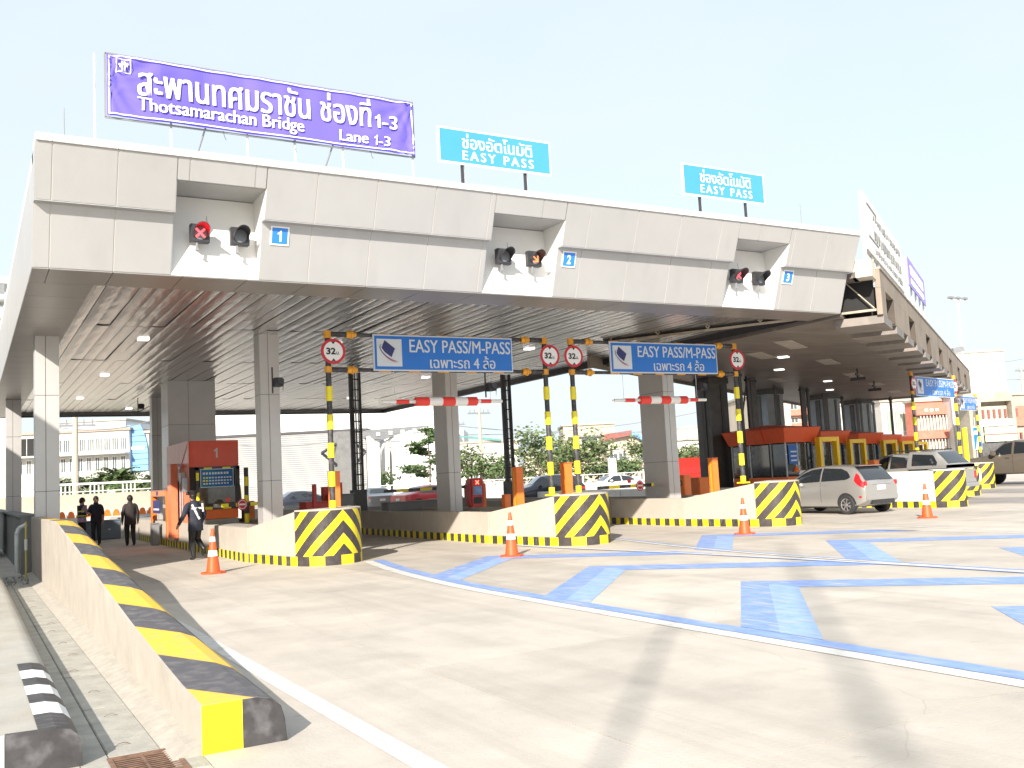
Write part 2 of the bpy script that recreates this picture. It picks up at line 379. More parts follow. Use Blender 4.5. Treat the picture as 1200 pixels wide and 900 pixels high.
for k, (L, m) in enumerate([(0.5,M_blk),(0.42,M_white),(0.36,M_blk),(0.4,M_white),(0.36,M_blk),(0.42,M_white),(0.42,M_blk)]):
    mb = MB()
    lo = 0 if m is M_blk and k == 0 else 0
    for p, q in zip(cpts[:-1], cpts[1:]): mb.quad((p[0],yy,p[1]),(q[0],yy,q[1]),(q[0],yy+L,q[1]),(p[0],yy+L,p[1]))
    mb.build('painted_band', m, kp); yy += L
# ------------------------------------------------------------------ ramped barrier with striped top
bt = stripe('barrier_top_stripe', (0.72,0.46,0.05), (0.085,0.085,0.095), 0.66, 1/2.34, 0.5, space='OBJ', axis=(0,1), wear=0.35, off=0.84+0.48-0.75)
hz = [(6.6,0.315),(7.3,0.345),(8.44,0.43),(9.68,0.53),(10.86,0.64),(11.9,0.74),(12.94,0.85),(13.93,0.94),(15.16,1.06),(16.2,1.15),(17.6,1.28),(18.4,1.33),(25.2,1.33)]
ba = thing('ramp_barrier', 'sloping concrete barrier with yellow and black striped top at left', 'barrier')
def bsec(h): return [(1.34,0),(1.325,h*0.995),(1.345,h),(1.70,h),(1.79,h-0.02),(1.86,h-0.075),(1.885,max(h-0.16,0.06)),(1.90,0)]
mb = MB()
S = [[(x-(.17*min(1,max(0,(y-7.2)/6.5)) if x > 1.5 else 0),z) for x,z in bsec(h)] for y,h in hz]
for i in range(len(hz)-1):
    for j in range(7):
        mb.quad((S[i][j][0],hz[i][0],S[i][j][1]),(S[i][j+1][0],hz[i][0],S[i][j+1][1]),(S[i+1][j+1][0],hz[i+1][0],S[i+1][j+1][1]),(S[i+1][j][0],hz[i+1][0],S[i+1][j][1]), 0 if j < 2 or j > 6 else 1)
mb.add([(x,hz[0][0],z) for x,z in S[0]], [tuple(range(8))]); mb.add([(x,hz[-1][0],z) for x,z in S[-1]], [tuple(range(7,-1,-1))])
mb.build('body', [M_conc, bt], ba, smooth=True, angle=40)
MB().quad((1.336,6.594,0.0),(1.60,6.594,0.0),(1.60,6.594,0.315),(1.336,6.594,0.315)).build('painted_end', mat('fresh_yellow',(0.9,0.82,0.01),0.5,var=.03), ba)
MB().add([(1.60,6.594,0),(1.898,6.594,0),(1.884,6.594,0.155),(1.858,6.594,0.24),(1.79,6.594,0.295),(1.70,6.594,0.315),(1.60,6.594,0.315)],[tuple(range(7))]).build('painted_end', M_blk, ba)
MB().extr([(1.14,0),(1.34,0),(1.34,0.06),(1.27,0.045)],'y',6.6,25.2).build('footing', mat('footing_mortar',(0.37,0.345,0.30),.9,var=.12,scale=9,bump=.15), ba)
# grey parapet wall beyond, with pipes
M_gwall = mat('grey_wall', (0.20,0.21,0.205), 0.8, var=0.1, scale=2)
pw = thing('parapet_wall', 'grey parapet wall behind the left columns, running back', 'wall')
MB().box(1.12,25.25,0,1.5,58,1.32).build('wall_body', M_gwall, pw, bevel=0.01)
MB().box(1.08,25.25,1.32,1.54,58,1.37).build('coping', M_gwall, pw, bevel=0.008)
pp = thing('drain_pipe', 'white plastic drain pipe bending down beside grey parapet wall', 'pipe')
MB().path([(0.98,24.1,0.12),(0.98,24.1,0.98),(1.02,24.15,1.1),(1.18,24.2,1.18)], 0.045, 10).build('pipe', mat('pvc', (0.55,0.6,0.6), 0.35), pp, smooth=True)
p2 = thing('cable_conduit', 'thin yellow conduit with white sleeve beside white drain pipe', 'pipe')
MB().tube((1.16,24.0,0.02),(1.16,24.0,1.25),0.02).build('conduit', mat('yellow_conduit', (0.6,0.5,0.12), 0.5), p2)
MB().tube((1.16,24.0,0.62),(1.16,24.0,0.86),0.032).build('sleeve', M_white, p2)
db = MB()
for k in range(46):
    x = random.uniform(0.7,1.3); y = random.uniform(22.2,24.4); r = random.uniform(.012,.03)
    db.lathe([(0,-r),(r,0),(0,r)], (x,y,r), 5)
o = db.build('rubble', mat('rubble', (0.25,0.24,0.22), 0.9)); o['kind'] = 'stuff'
# off to the left: unseen block, added to throw shade across the left lane
of = thing('shade_block', 'unseen two storey block added left of the plaza to shade the lane', 'building')
M_off = mat('shade_block_render', (0.55,0.53,0.5), 0.8)
MB().box(-14,15,0,-5,46,8.0).build('wall', M_off, of)
MB().box(-14.3,14.7,8.0,-4.7,46.3,8.3).build('roof', M_conc, of)
wm = None
for fl in (1.0,4.6):
    for k in range(10):
        y0 = 16.2+k*3.0
        f = MB().box(-5.02,y0,fl,-4.96,y0+1.7,fl+1.6).build('window', M_white, of)
        MB().box(-4.97,y0+0.07,fl+.07,-4.955,y0+1.63,fl+1.53).build('pane', M_glass, f)
# light poles behind the camera whose long shadows cross the apron
for (tx, ty, h, r, lab) in ((7.5,9.3,16.0,0.06,'tall grey lamp post behind the viewer, nearer the kerb'),(14.9,14.8,25.0,0.085,'taller grey lamp post behind the viewer, further out')):
    bx = tx-1.31*h; by = ty-1.392*h
    lpz = thing('lamp_post', lab, 'lamp post', 'lamp posts behind the viewer', (bx,by,0))
    MB().tube((0,0,0),(0,0,h),r*1.2,r*0.6).build('pole', M_steel, lpz, smooth=True)
    MB().tube((0,0,h),(0,0,h+.12),r*.75,r*.4).build('lamp_head', M_grey, lpz)
# ------------------------------------------------------------------ new canopy
M_acp = mat('aluminium_cladding', (0.44,0.44,0.435), 0.42, metal=0.3, var=0.04, scale=0.6, dirt=((0.30,0.285,0.265),1.0,.16,(2.5,2.5,.22)))
M_acpw = mat('white_cladding', (0.74,0.735,0.71), 0.4, metal=0.0, var=0.03, scale=0.8)
M_seal = mat('panel_sealant', (0.66,0.63,0.59), 0.6, var=0)
M_clip = mat('column_cladding', (0.57,0.56,0.545), 0.38, metal=0.4, var=0.04, scale=1.2)
M_cope = mat('white_coping', (0.80,0.79,0.76), 0.5, var=0.04)
# aluminium strip ceiling: glossy metal with pressed waves
mc = bpy.data.materials.new('strip_ceiling'); mc.use_nodes = True; t_ = mc.node_tree; b_ = t_.nodes['Principled BSDF']
b_.inputs['Base Color'].default_value = (0.60,0.59,0.58,1); b_.inputs['Metallic'].default_value = 0.85; b_.inputs['Roughness'].default_value = 0.24
tc_ = nd(t_,'ShaderNodeTexCoord'); mp_ = nd(t_,'ShaderNodeMapping'); mp_.inputs['Scale'].default_value = (3.4,0.8,1)
mp_.inputs['Rotation'].default_value = (0,0,0.16)
nz_ = nd(t_,'ShaderNodeTexNoise'); nz_.inputs['Scale'].default_value = 1.5; nz_.inputs['Detail'].default_value = 3
oi_ = nd(t_,'ShaderNodeObjectInfo'); ad_ = nd(t_,'ShaderNodeVectorMath'); ad_.operation = 'ADD'
t_.links.new(tc_.outputs['Object'], mp_.inputs[0]); t_.links.new(mp_.outputs[0], ad_.inputs[0]); t_.links.new(oi_.outputs['Random'], ad_.inputs[1]); t_.links.new(ad_.outputs[0], nz_.inputs['Vector'])
bp_ = nd(t_,'ShaderNodeBump'); bp_.inputs['Strength'].default_value = 0.8; bp_.inputs['Distance'].default_value = 0.03
t_.links.new(nz_.outputs[0], bp_.inputs['Height']); t_.links.new(bp_.outputs[0], b_.inputs['Normal'])
MATS['strip_ceiling'] = mc
can = thing('toll_canopy', 'new grey panelled canopy carried on square columns over lanes 1 to 3', 'canopy')
XL, XR, YF, YB = 0.93, 19.87, 17.12, 48.6
# profile points of the fascia (Y,z)
LB = (17.12,5.5); LT = (16.78,6.5); UB = (16.62,6.5); UT = (16.28,7.36)
REC = [(3.10,4.62),(9.25,10.95),(15.80,17.48)]       # recesses for the lane signals
def rp(a, b, t): return (a[0]+(b[0]-a[0])*t, a[1]+(b[1]-a[1])*t)
def fpanel(x0, x1, z0, z1, lower=True):
    a, b = (LB, LT) if lower else (UB, UT)
    t0 = (z0-a[1])/(b[1]-a[1]); t1 = (z1-a[1])/(b[1]-a[1])
    p = rp(a, b, t0); q = rp(a, b, t1); g = 0.008
    poly = [(p[0]-0.0,p[1]+g*.5),(q[0]-0.0,q[1]-g*.5),(q[0]+0.04,q[1]-g*.5),(p[0]+0.04,p[1]+g*.5)]
    return MB().extr(poly,'x',x0+g,x1-g).build('fascia_panel', M_acp, can, bevel=0.004)
def clip(x0, x1):
    """pieces of [x0,x1] outside the recesses"""
    segs = [(x0,x1)]
    for r0, r1 in REC:
        out = []
        for a, b in segs:
            if b <= r0 or a >= r1: out.append((a,b))
            else:
                if a < r0: out.append((a,r0))
                if b > r1: out.append((r1,b))
        segs = out
    return [s for s in segs if s[1]-s[0] > 0.06]
seams = [XL,1.18,2.16,3.3,4.42,5.55,6.71,7.92,9.13,10.37,11.56,12.82,14.03,15.25,16.46,17.63,18.75,XR]
RZ = 7.0
for a, b in zip(seams[:-1], seams[1:]):
    for s in clip(a, b): fpanel(s[0], s[1], 5.5, 6.5, True); fpanel(s[0], s[1], 6.5, UT[1] if not any(abs(s[0]-r[1])<1e-6 or abs(s[1]-r[0])<1e-6 for r in REC) else UT[1], False)
    for r0, r1 in REC:       # the band above each recess
        lo, hi = max(a,r0), min(b,r1)
        if hi-lo > 0.03: fpanel(lo, hi, RZ, UT[1], False)
# backing boards just behind the panels (seen as pale seams)
bk = MB()
for s in clip(XL+.01, XR-.01):
    s = (s[0]+.025, s[1]-.025)
    bk.extr([(LB[0]+.012,LB[1]+.004),(LT[0]+.012,LT[1]),(LT[0]+.1,LT[1]),(LB[0]+.1,LB[1]+.004)],'x',s[0],s[1])
    bk.extr([(UB[0]+.012,UB[1]+.003),(UT[0]+.012,UT[1]),(UT[0]+.1,UT[1]),(UB[0]+.1,UB[1]+.003)],'x',s[0],s[1])
for r0, r1 in REC:
    p = rp(UB,UT,(RZ-6.5)/(UT[1]-6.5)); r0 += .0; bk.extr([(p[0]+.012,p[1]+.02),(UT[0]+.012,UT[1]),(UT[0]+.1,UT[1]),(p[0]+.1,p[1])],'x',r0,r1)
bk.build('backing', M_seal, can)
lip = MB()
for s in clip(XL, XR): lip.box(s[0],UB[0]+0.001,6.488,s[1],LT[0]+0.06,6.499)
lip.build('drip_lip', M_acp, can)
for r0, r1 in REC:
    rb = MB().extr([(17.12,5.5),(17.34,6.99),(17.40,6.99),(17.2,5.5)],'x',r0,r1).build('recess_back', M_acpw, can)
    mb = MB().box((r0+r1)/2+0.002-.12,17.0,5.5,(r0+r1)/2-.12,17.36,6.7)
    MB().box(r0-0.0,16.47,RZ,r1+0.0,17.42,RZ+0.012).build('recess_ceiling', M_acp, can)
    for x, sgn in ((r0,-1),(r1,1)):
        MB().extr([(17.125,5.505),(LT[0],6.5),(UB[0],6.5),(16.43,RZ),(17.36,RZ)],'x',x,x+sgn*0.01).build('recess_side', M_acpw if sgn > 0 else M_acp, can)
    MB().extr([(17.232,6.30),(17.236,6.30),(17.29,6.66),(17.286,6.66)],'x',(r0+r1)/2-.1,(r0+r1)/2-.094).build('recess_seam', M_joint, can)
# coping, sides, roof
for a, b in zip(seams[:-1], seams[1:]):
    MB().box(a+.003,16.24,7.362,b-.003,16.9,7.48).build('coping', M_cope, can, bevel=0.006)
MB().box(XL,16.9,7.2,XR,YB,7.36).build('roof_deck', M_cope, can)
for x, s in ((XL,1),(XR,-1)):
    for k in range(13):
        y0 = 17.12+k*2.42; y1 = min(y0+2.41, YB)
        MB().box(x,y0+.01 if k else y0+.05,5.52,x+s*0.05,y1,7.2).build('side_panel', M_acp, can)
    MB().extr([LB,LT,UB,UT,(17.14,7.36),(17.14,5.52)],'x',x,x+s*0.04).build('side_return', M_acp, can)
MB().box(XL,YB-.05,5.5,XR,YB,7.2).build('rear_fascia', M_acp, can)
# underside: perimeter beam, then strip ceiling set higher
M_und = mat('underside_cladding', (0.36,0.34,0.315), 0.35, metal=0.55, var=0.05, scale=0.8)
for a, b in zip(seams[:-1], seams[1:]):
    MB().box(a+.004,17.13,5.48,b-.004,18.25,5.505).build('underside_panel', M_und, can, bevel=.003)
for k in range(25):
    y0 = 18.26+k*1.21; MB().box(XL,y0,5.48,1.95,y0+1.2,5.505).build('underside_panel', M_und, can, bevel=.003)
ib = MB().box(1.95,18.25,5.505,1.98,48.4,5.70).box(1.98,18.25,5.505,XR,18.28,5.70)
ib.build('inner_upstand', M_und, can)
MB().box(XL,YB-.3,5.47,XR,YB-.06,5.52).build('rear_edge_trim', M_dark, can)
MB().box(19.62,18.3,5.47,19.82,YB-.3,5.69).build('side_edge_trim', M_dark, can)
cs = 0.30; me_c = {}
nx = int((19.62-1.98)/cs); segy = [18.28,23.6,29.7,35.8,41.9,48.3]
cxw = (19.62-1.98)/nx
for j in range(len(segy)-1):
    L = segy[j+1]-segy[j]-0.02
    base = None
    for i in range(nx):
        x = 1.98+(i+0.5)*cxw
        if base is None:
            mb = MB(); h = cxw/2-0.005
            N = 4
            for k in range(N):
                t0 = -h+2*h*k/N; t1 = -h+2*h*(k+1)/N
                z0 = -0.012*(1-(t0/h)**2); z1 = -0.012*(1-(t1/h)**2)
                mb.quad((t0,0,z0),(t0,L,z0),(t1,L,z1),(t1,0,z1))
            base = mb.build('ceiling_strip', mc, can, smooth=True, recalc=False); o = base
        else:
            o = base.copy(); COL.objects.link(o)
        o.location = (x, segy[j]+0.01, 5.66)
        o.rotation_euler = (random.gauss(0,0.0015), random.gauss(0,0.012), 0)
MB().box(1.98,18.28,5.69,19.62,48.3,5.70).build('ceiling_void', M_dark, can)
M_lamp = mat('lit_diffuser', (1.0,0.97,0.9), 0.5, var=0, emit=.8)
nl = 0
for (x, y) in ((3.9,25.4),(3.9,33.2),(3.9,41.0),(9.0,25.4),(9.0,33.2),(9.0,41.5),(15.3,25.4),(15.3,33.2),(15.3,41.5),(6.4,46)):
    MB().box(x-0.13,y-.13,5.61,x+.13,y+.13,5.65).build('downlight', M_lamp, can)
# traces of lightning rods on the roof
for k, (px, h, lab) in enumerate(((75,0.55,'left of the purple banner'),(939,0.6,'right of the second sky blue sign'))):
    q = atY(px, 157 if k == 0 else 258, 16.5)
    o = MB().tube((q.x,16.5,7.48),(q.x,16.5,7.48+h),0.012,0.008,6).build('lightning_rod', M_grey)
    tag(o, 'thin lightning rod standing on canopy edge '+lab, 'rod')
# columns
def column(x0, y0, x1, y1, label, z0=0.0, z1=5.66, m=None, seams_=True, g='square clad columns under the new canopy'):
    t = thing('canopy_column', label, 'column', g, ((x0+x1)/2,(y0+y1)/2,0))
    w_ = (x1-x0)/2; d_ = (y1-y0)/2
    MB().box(-w_,-d_,z0,w_,d_,z1).build('core', M_joint, t)
    zz = z0
    cuts = [z0, 1.9, 4.1, z1]
    for a, b in zip(cuts[:-1], cuts[1:]):
        if b <= z0: continue
        a = max(a, z0)
        sp = w_*0.16
        for (xa, xb) in ((-w_-.012,-sp),(-sp+.012,w_+.012)):
            MB().box(xa,-d_-.012,a+.006,xb,-d_+.02,b-.006).build('cladding_panel', m or M_clip, t, bevel=.003)
        MB().box(-w_-.014,-d_+.024,a+.006,-w_+.02,d_+.01,b-.006).build('cladding_panel', m or M_clip, t, bevel=.003)
        MB().box(w_-.02,-d_+.024,a+.006,w_+.014,d_+.01,b-.006).build('cladding_panel', m or M_clip, t, bevel=.003)
    return t
column(1.38,24.3,1.86,24.8,'sunlit square column nearest the left edge, rising behind the striped ramp barrier')
column(1.30,40.0,1.78,40.5,'slender column at far left, behind the nearer left column')
column(6.52,24.2,7.0,24.7,'square column rising between the lane 1 booth and the first striped nose')
column(6.62,41.2,7.08,41.7,'slender grey column left of the lane 1 booth', z0=0.0)
column(12.60,25.95,12.98,26.85,'grey column behind the left hanging red and white bar')
column(19.0,23.55,19.42,24.75,'broad sunlit column behind the right hanging red and white bar')
column(6.15,34.9,7.75,36.2,'very wide column above and behind the lane 1 booth', g='wide columns')
# ------------------------------------------------------------------ old canopy, turned away to the right
oc = thing('old_canopy', 'older brown canopy with notched fascia running away at right', 'canopy')
M_ofa = mat('old_fascia', (0.27,0.225,0.18), 0.75, var=0.12, scale=1.2, dirt=((0.14,0.11,0.09),1.0,0.6,(2,2,0.4)))
M_oso = mat('old_soffit', (0.20,0.175,0.155), 0.5, metal=0.15, var=0.15, scale=0.7, dirt=((0.34,0.3,0.26),1.6,0.4,(0.3,2,1)))
P0 = Vector((20.9,16.6,0)); DD = Vector((0.852,0.5236,0)); NN = Vector((-0.5236,0.852,0))
def OP(s, t, z): q = P0+DD*s+NN*t; return (q.x, q.y, z)
def obx(name, s0, s1, t0, t1, z0, z1, m, par=None, ret=False):
    mb = MB(); vs = [OP(s0,t0,z0),OP(s1,t0,z0),OP(s1,t1,z0),OP(s0,t1,z0),OP(s0,t0,z1),OP(s1,t0,z1),OP(s1,t1,z1),OP(s0,t1,z1)]
    mb.add(vs, [(3,2,1,0),(4,5,6,7),(0,1,5,4),(1,2,6,5),(2,3,7,6),(3,0,4,7)])
    return mb.build(name, m, par or oc)
# soffit sheet trimmed along the side of the new canopy
SL = 38.2
tb = 10.0
corner = [OP(0.15,1.0,0), OP(SL,1.0,0), OP(SL,tb,0)]
xl = 19.95
def yon(t): # Y where the line at offset t crosses x = xl
    s = (xl-P0.x-NN.x*t)/DD.x; return P0.y+DD.y*s+NN.y*t
poly = [(xl,yon(1.0)),(corner[1][0],corner[1][1]),(corner[2][0],corner[2][1]),(xl,yon(tb))]
MB().prism(poly,5.42,5.5).build('soffit', M_oso, oc)
poly2 = [(xl,yon(0.25)+.3),OP(SL,0.25,0)[:2],OP(SL,tb,0)[:2],(xl,yon(tb))]
MB().prism(poly2,6.35,6.5).build('roof_deck', M_oso, oc)
obx('rear_fascia', 1.5+2, SL, tb, tb+.1, 5.3, 6.6, M_ofa)
obx('end_fascia', SL, SL+.1, 0, tb+.1, 5.3, 6.55, M_ofa)
# fascia with rectangular notches; below each solid length a short boxed beam
pitch = 5.33
obx('fascia_top', -0.1, SL, 0.0, 0.14, 6.14, 6.62, M_ofa)
obx('fascia_cap', -0.1, SL, -0.03, 0.2, 6.625, 6.68, mat('fascia_cap',(0.32,0.28,0.23),.7))
s0 = -0.1
M_nl = mat('notch_shade',(0.09,0.075,0.06),.85)  # dark colour stands in for the shade deep inside the notches
for k in range(8):
    a = 0.75+k*pitch; b = a+1.7
    obx('fascia_panel', s0, min(a,SL), 0.0, 0.14, 5.42, 6.135, M_ofa); 
    if b < SL:
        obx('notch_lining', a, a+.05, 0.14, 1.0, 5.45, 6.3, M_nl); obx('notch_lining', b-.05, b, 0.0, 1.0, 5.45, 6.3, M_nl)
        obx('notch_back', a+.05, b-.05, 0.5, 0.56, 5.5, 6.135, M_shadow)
    s0 = b
    if s0 > SL: break
if s0 < SL: obx('fascia_panel', s0, SL, 0.0, 0.14, 5.42, 6.135, M_ofa)
s0 = 0.0
for k in range(16):
    a = 0.1+k*pitch/2
    if a+1.75 > SL: break
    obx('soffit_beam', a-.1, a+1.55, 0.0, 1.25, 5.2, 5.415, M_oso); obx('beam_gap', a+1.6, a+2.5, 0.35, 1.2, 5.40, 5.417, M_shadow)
# open end of the old canopy: truss seen beside the new fascia
tr = oc
M_rust = mat('truss_steel', (0.42,0.36,0.28), 0.7, var=0.2)
def bar(name, p, q, w_, h_, m): MB().obox(OP(*p), OP(*q), w_, h_).build(name, m, tr)
bar('truss_chord', (-0.12,0.15,5.55), (-0.12,8,5.55), .06,.06, M_rust); bar('truss_chord', (-0.12,0.15,6.5), (-0.12,8,6.5), .05,.05, M_rust)
for k in range(5):
    bar('truss_web', (-0.12,0.2+k*1.5,5.6), (-0.12,0.95+k*1.5,6.45), .03,.03, M_rust); bar('truss_web', (-0.12,0.95+k*1.5,6.45), (-0.12,1.7+k*1.5,5.6), .03,.03, M_rust)
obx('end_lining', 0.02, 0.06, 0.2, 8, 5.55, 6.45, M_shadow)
obx('flashing', -0.75, -0.12, 0.1, 0.6, 6.35, 6.8, mat('cream_flashing',(0.62,0.56,0.46),.7,var=.15,scale=4))
for (s, t, L) in ((3.2,3.1,2.4),(5.5,4.6,2.2),(4.2,7.6,1.9),(10,3.2,2.2),(17,3.4,2.2),(16,6.5,2.2),(24,3.4,2.2),(31,3.4,2.2)):
    obx('soffit_patch', s, s+L, t, t+0.55, 5.405, 5.418, mat('pale_patch', (0.42,0.38,0.33), 0.6))
for (s, t) in ((7.5,4.2),(12,5.4),(20,5),(9,7.5),(26,6)):
    obx('downlight', s, s+.35, t, t+.35, 5.38, 5.418, M_lamp)
for (s, t) in ((14.5,3.0),(22,3.4)):
    obx('cctv_bracket', s, s+.9, t, t+.06, 5.1, 5.18, M_dark); obx('cctv_camera', s+.3, s+.4, t-.3, t+.3, 4.9, 5.02, M_dark)
    obx('cctv_bracket', s+.42, s+.48, t, t+.06, 5.0, 5.4, M_dark)
# columns of the old canopy
def ocol(x0, y0, x1, y1, lab, mf, ms):
    t = thing('old_canopy_column', lab, 'column', 'columns of the old canopy', ((x0+x1)/2,(y0+y1)/2,0))
    w_=(x1-x0)/2; d_=(y1-y0)/2
    MB().box(-w_,-d_,0,w_,d_,5.42).build('shaft', mf, t)
    MB().box(-w_-.05,-d_-.05,5.15,w_+.05,d_+.05,5.40).build('capital', ms, t)
    MB().box(w_*0.2,-d_-.03,0,w_*0.5,-d_-.005,5.1).build('downpipe', ms, t)
    MB().box(-w_-.03,-d_*.3,0,-w_-.004,d_*.2,5.1).build('cable_tray', ms, t)
M_dcol = mat('dark_column', (0.085,0.08,0.075), 0.5, metal=0.2, var=0.15)
M_bcol = mat('blue_grey_column', (0.30,0.34,0.37), 0.6, var=0.08)
ocol(27.15,30.6,28.15,31.5,'massive dark column right of the lane 3 sign, on the booth island', M_dcol, mat('darker_column',(0.05,0.045,0.04),.5))
ocol(35.0,35.2,36.1,36.5,'blue grey column above the first orange booth roofs', M_bcol, M_dcol)
ocol(42.2,37.9,43.3,39.2,'smaller blue grey column further along the booth row', M_bcol, M_dcol)
ocol(49.2,41.5,50.3,42.8,'farthest blue grey column at the end of the booth row', M_bcol, M_dcol)
# ------------------------------------------------------------------ purple banner
M_txt = mat('white_print', (0.82,0.82,0.80), 0.6, var=0)
def ban_mat(name, ca, cb):
    m = bpy.data.materials.new(name); m.use_nodes = True; nt = m.node_tree; b = nt.nodes['Principled BSDF']; b.inputs['Roughness'].default_value = .75
    tc = nd(nt,'ShaderNodeTexCoord'); n = nd(nt,'ShaderNodeTexNoise'); n.inputs['Scale'].default_value = 0.8
    nt.links.new(tc.outputs['Object'], n.inputs['Vector']); sx_ = nd(nt,'ShaderNodeSeparateXYZ'); nt.links.new(tc.outputs['Object'], sx_.inputs[0])
    wn = nd(nt,'ShaderNodeTexWhiteNoise'); wn.noise_dimensions = '1D'; nt.links.new(mth(nt,'FLOOR',mth(nt,'MULTIPLY',sx_.outputs[0],1.35)), wn.inputs['W'])
    nt.links.new(mixc(nt, mth(nt,'ADD',mth(nt,'MULTIPLY',n.outputs[0],.4),mth(nt,'MULTIPLY',wn.outputs[0],.6)), ca, cb), b.inputs['Base Color']); return m
M_pur = ban_mat('purple_vinyl', (0.11,0.085,0.44), (0.145,0.115,0.54))
bn = thing('purple_banner', 'large purple banner with Thai and English bridge name on roof', 'banner', loc=(0,0,0))
BY = 17.1; bx0, bx1 = 2.085, 7.83; bz0, bz1 = 8.22, 9.33
def bdisp(u, v):
    """creases of the cloth: pulled from its corners and ties"""
    d = 0.0
    for (cu, cv, a0) in ((0,0.55,0.25),(1,0.2,2.6),(0,1,-.5),(1,1,-2.4)):
        du = (u-cu)*5.7; dv = (v-cv)*1.1; r = sqrt(du*du+dv*dv)+.02; a = atan2(dv,du)
        d += 0.028*math.exp(-r*1.1)*sin(a*15+cu*3)
    d += 0.010*sin(u*62+v*4+2*sin(v*5))*(v**1.5) + 0.014*sin(u*19+v*2.2)
    return d
mb = MB(); NU, NV = 150, 16
for j in range(NV+1):
    for i in range(NU+1):
        u = i/NU; v = j/NV; mb.v.append((bx0+(bx1-bx0)*u, BY-0.04+bdisp(u,v), bz0+(bz1-bz0)*v+0.006*sin(u*40)*(1-v)))
for j in range(NV):
    for i in range(NU): mb.f.append((j*(NU+1)+i, j*(NU+1)+i+1, (j+1)*(NU+1)+i+1, (j+1)*(NU+1)+i)); mb.m.append(0)
cl = mb.build('banner_cloth', M_pur, bn, smooth=True, recalc=False, angle=80)
def drape(o):
    me = o.data; bm = bmesh.new(); bm.from_mesh(me)
    for _ in range(9):
        es = [e for e in bm.edges if e.calc_length() > 0.06]
        if not es: break
        if es: bmesh.ops.subdivide_edges(bm, edges=es, cuts=1)
        bmesh.ops.triangulate(bm, faces=bm.faces)
    bm.to_mesh(me); bm.free()
    for q in me.vertices:
        u = (q.co.x-bx0)/(bx1-bx0); v = (q.co.z-bz0)/(bz1-bz0); q.co.y = BY-0.04+bdisp(u,v)-0.03+(q.co.y-BY)
    return o
TA = 'สะพานทศมราชัน'; TB = 'ช่องที่'
W_ = bx1-bx0; H_ = bz1-bz0
def bt_(s, name, u0, u1, v0, v1, bold): 
    o = text(s, name, M_txt, bn, (bx0+W_*u0, BY, bz0+H_*v0), UX, UZ, W_*(u1-u0), H_*(v1-v0), 0.0, twin=.022 if v1-v0 > .3 else .014); return drape(o)
bt_(TA, 'thai_lettering', 0.085, 0.622, 0.385, 0.89, 0.012); bt_(TB, 'thai_lettering', 0.66, 0.835, 0.40, 0.92, 0.012)
def b1_(u0, u1, v0, v1): return drape(one('numeral', M_txt, bn, (bx0+W_*u0, BY, bz0+H_*v0), UX, UZ, W_*(u1-u0), H_*(v1-v0)))
b1_(.853,.873,.42,.66); bt_('-3','numerals',.878,.935,.42,.66,.03)
bt_('Thotsamarachan Bridge', 'english_lettering', 0.085, 0.60, 0.08, 0.36, 0.015); bt_('Lane', 'english_lettering', 0.725, 0.825, 0.10, 0.29, 0.015); b1_(.848,.860,.10,.27); bt_('-3','numerals',.864,.905,.10,.27,.02)
bm_ = MB()
def brect(u0, u1, v0, v1):
    bm_.quad(*[(bx0+W_*p, BY, bz0+H_*q) for p, q in ((u0,v0),(u1,v0),(u1,v1),(u0,v1))])
brect(0.004,0.996,0.025,0.045); brect(0.004,0.996,0.955,0.975); brect(0.004,0.008,0.045,0.955); brect(0.992,0.996,0.045,0.955)
drape(bm_.build('white_border', M_txt, bn, recalc=False))
bm_ = MB()
for r in ((0.025,0.068,0.92,0.935),(0.025,0.068,0.71,0.725),(0.025,0.028,0.725,0.92),(0.065,0.068,0.725,0.92),(0.033,0.06,0.835,0.855),(0.041,0.045,0.735,0.90),(0.048,0.052,0.735,0.90),(0.036,0.040,0.80,0.835),(0.054,0.058,0.80,0.835)): brect(*r)
drape(bm_.build('road_emblem', M_txt, bn, recalc=False))
fr = MB(); fb = BY+0.0
fr.obox((bx0-.02,fb+.02,bz1+.02),(bx1+.02,fb+.02,bz1+.02),.03,.03).obox((bx0-.02,fb+.02,bz0-.02),(bx1+.02,fb+.02,bz0-.02),.03,.03)
fr.obox((bx0-.02,fb+.02,bz0-.02),(bx0-.02,fb+.02,bz1+.02),.03,.03).obox((bx1+.02,fb+.02,bz0-.02),(bx1+.02,fb+.02,bz1+.02),.03,.03)
fr.build('tube_frame', M_grey, bn)
for x in (1.9,3.15,4.5,5.4,6.35,7.83):
    MB().tube((x,BY+.06,7.36),(x,BY+.06,bz1 if x < 2 or x > 7.8 else bz0+.3),0.02,0.02,6).build('upright', M_whitem, bn)
for x in (3.7,6.1): MB().tube((x-.18,BY+.5,7.36),(x+.05,BY+.03,bz0+.05),0.018,0.018,6).build('strut', M_grey, bn)
for x, dz in ((4.05,.1),(5.35,.14),(6.9,.1)):
    MB().path([(x,BY,bz0),(x+.02,BY,bz0-dz),(x+.05,BY,bz0-dz*1.6)],0.005,4).build('tie_rope', M_dark, bn)
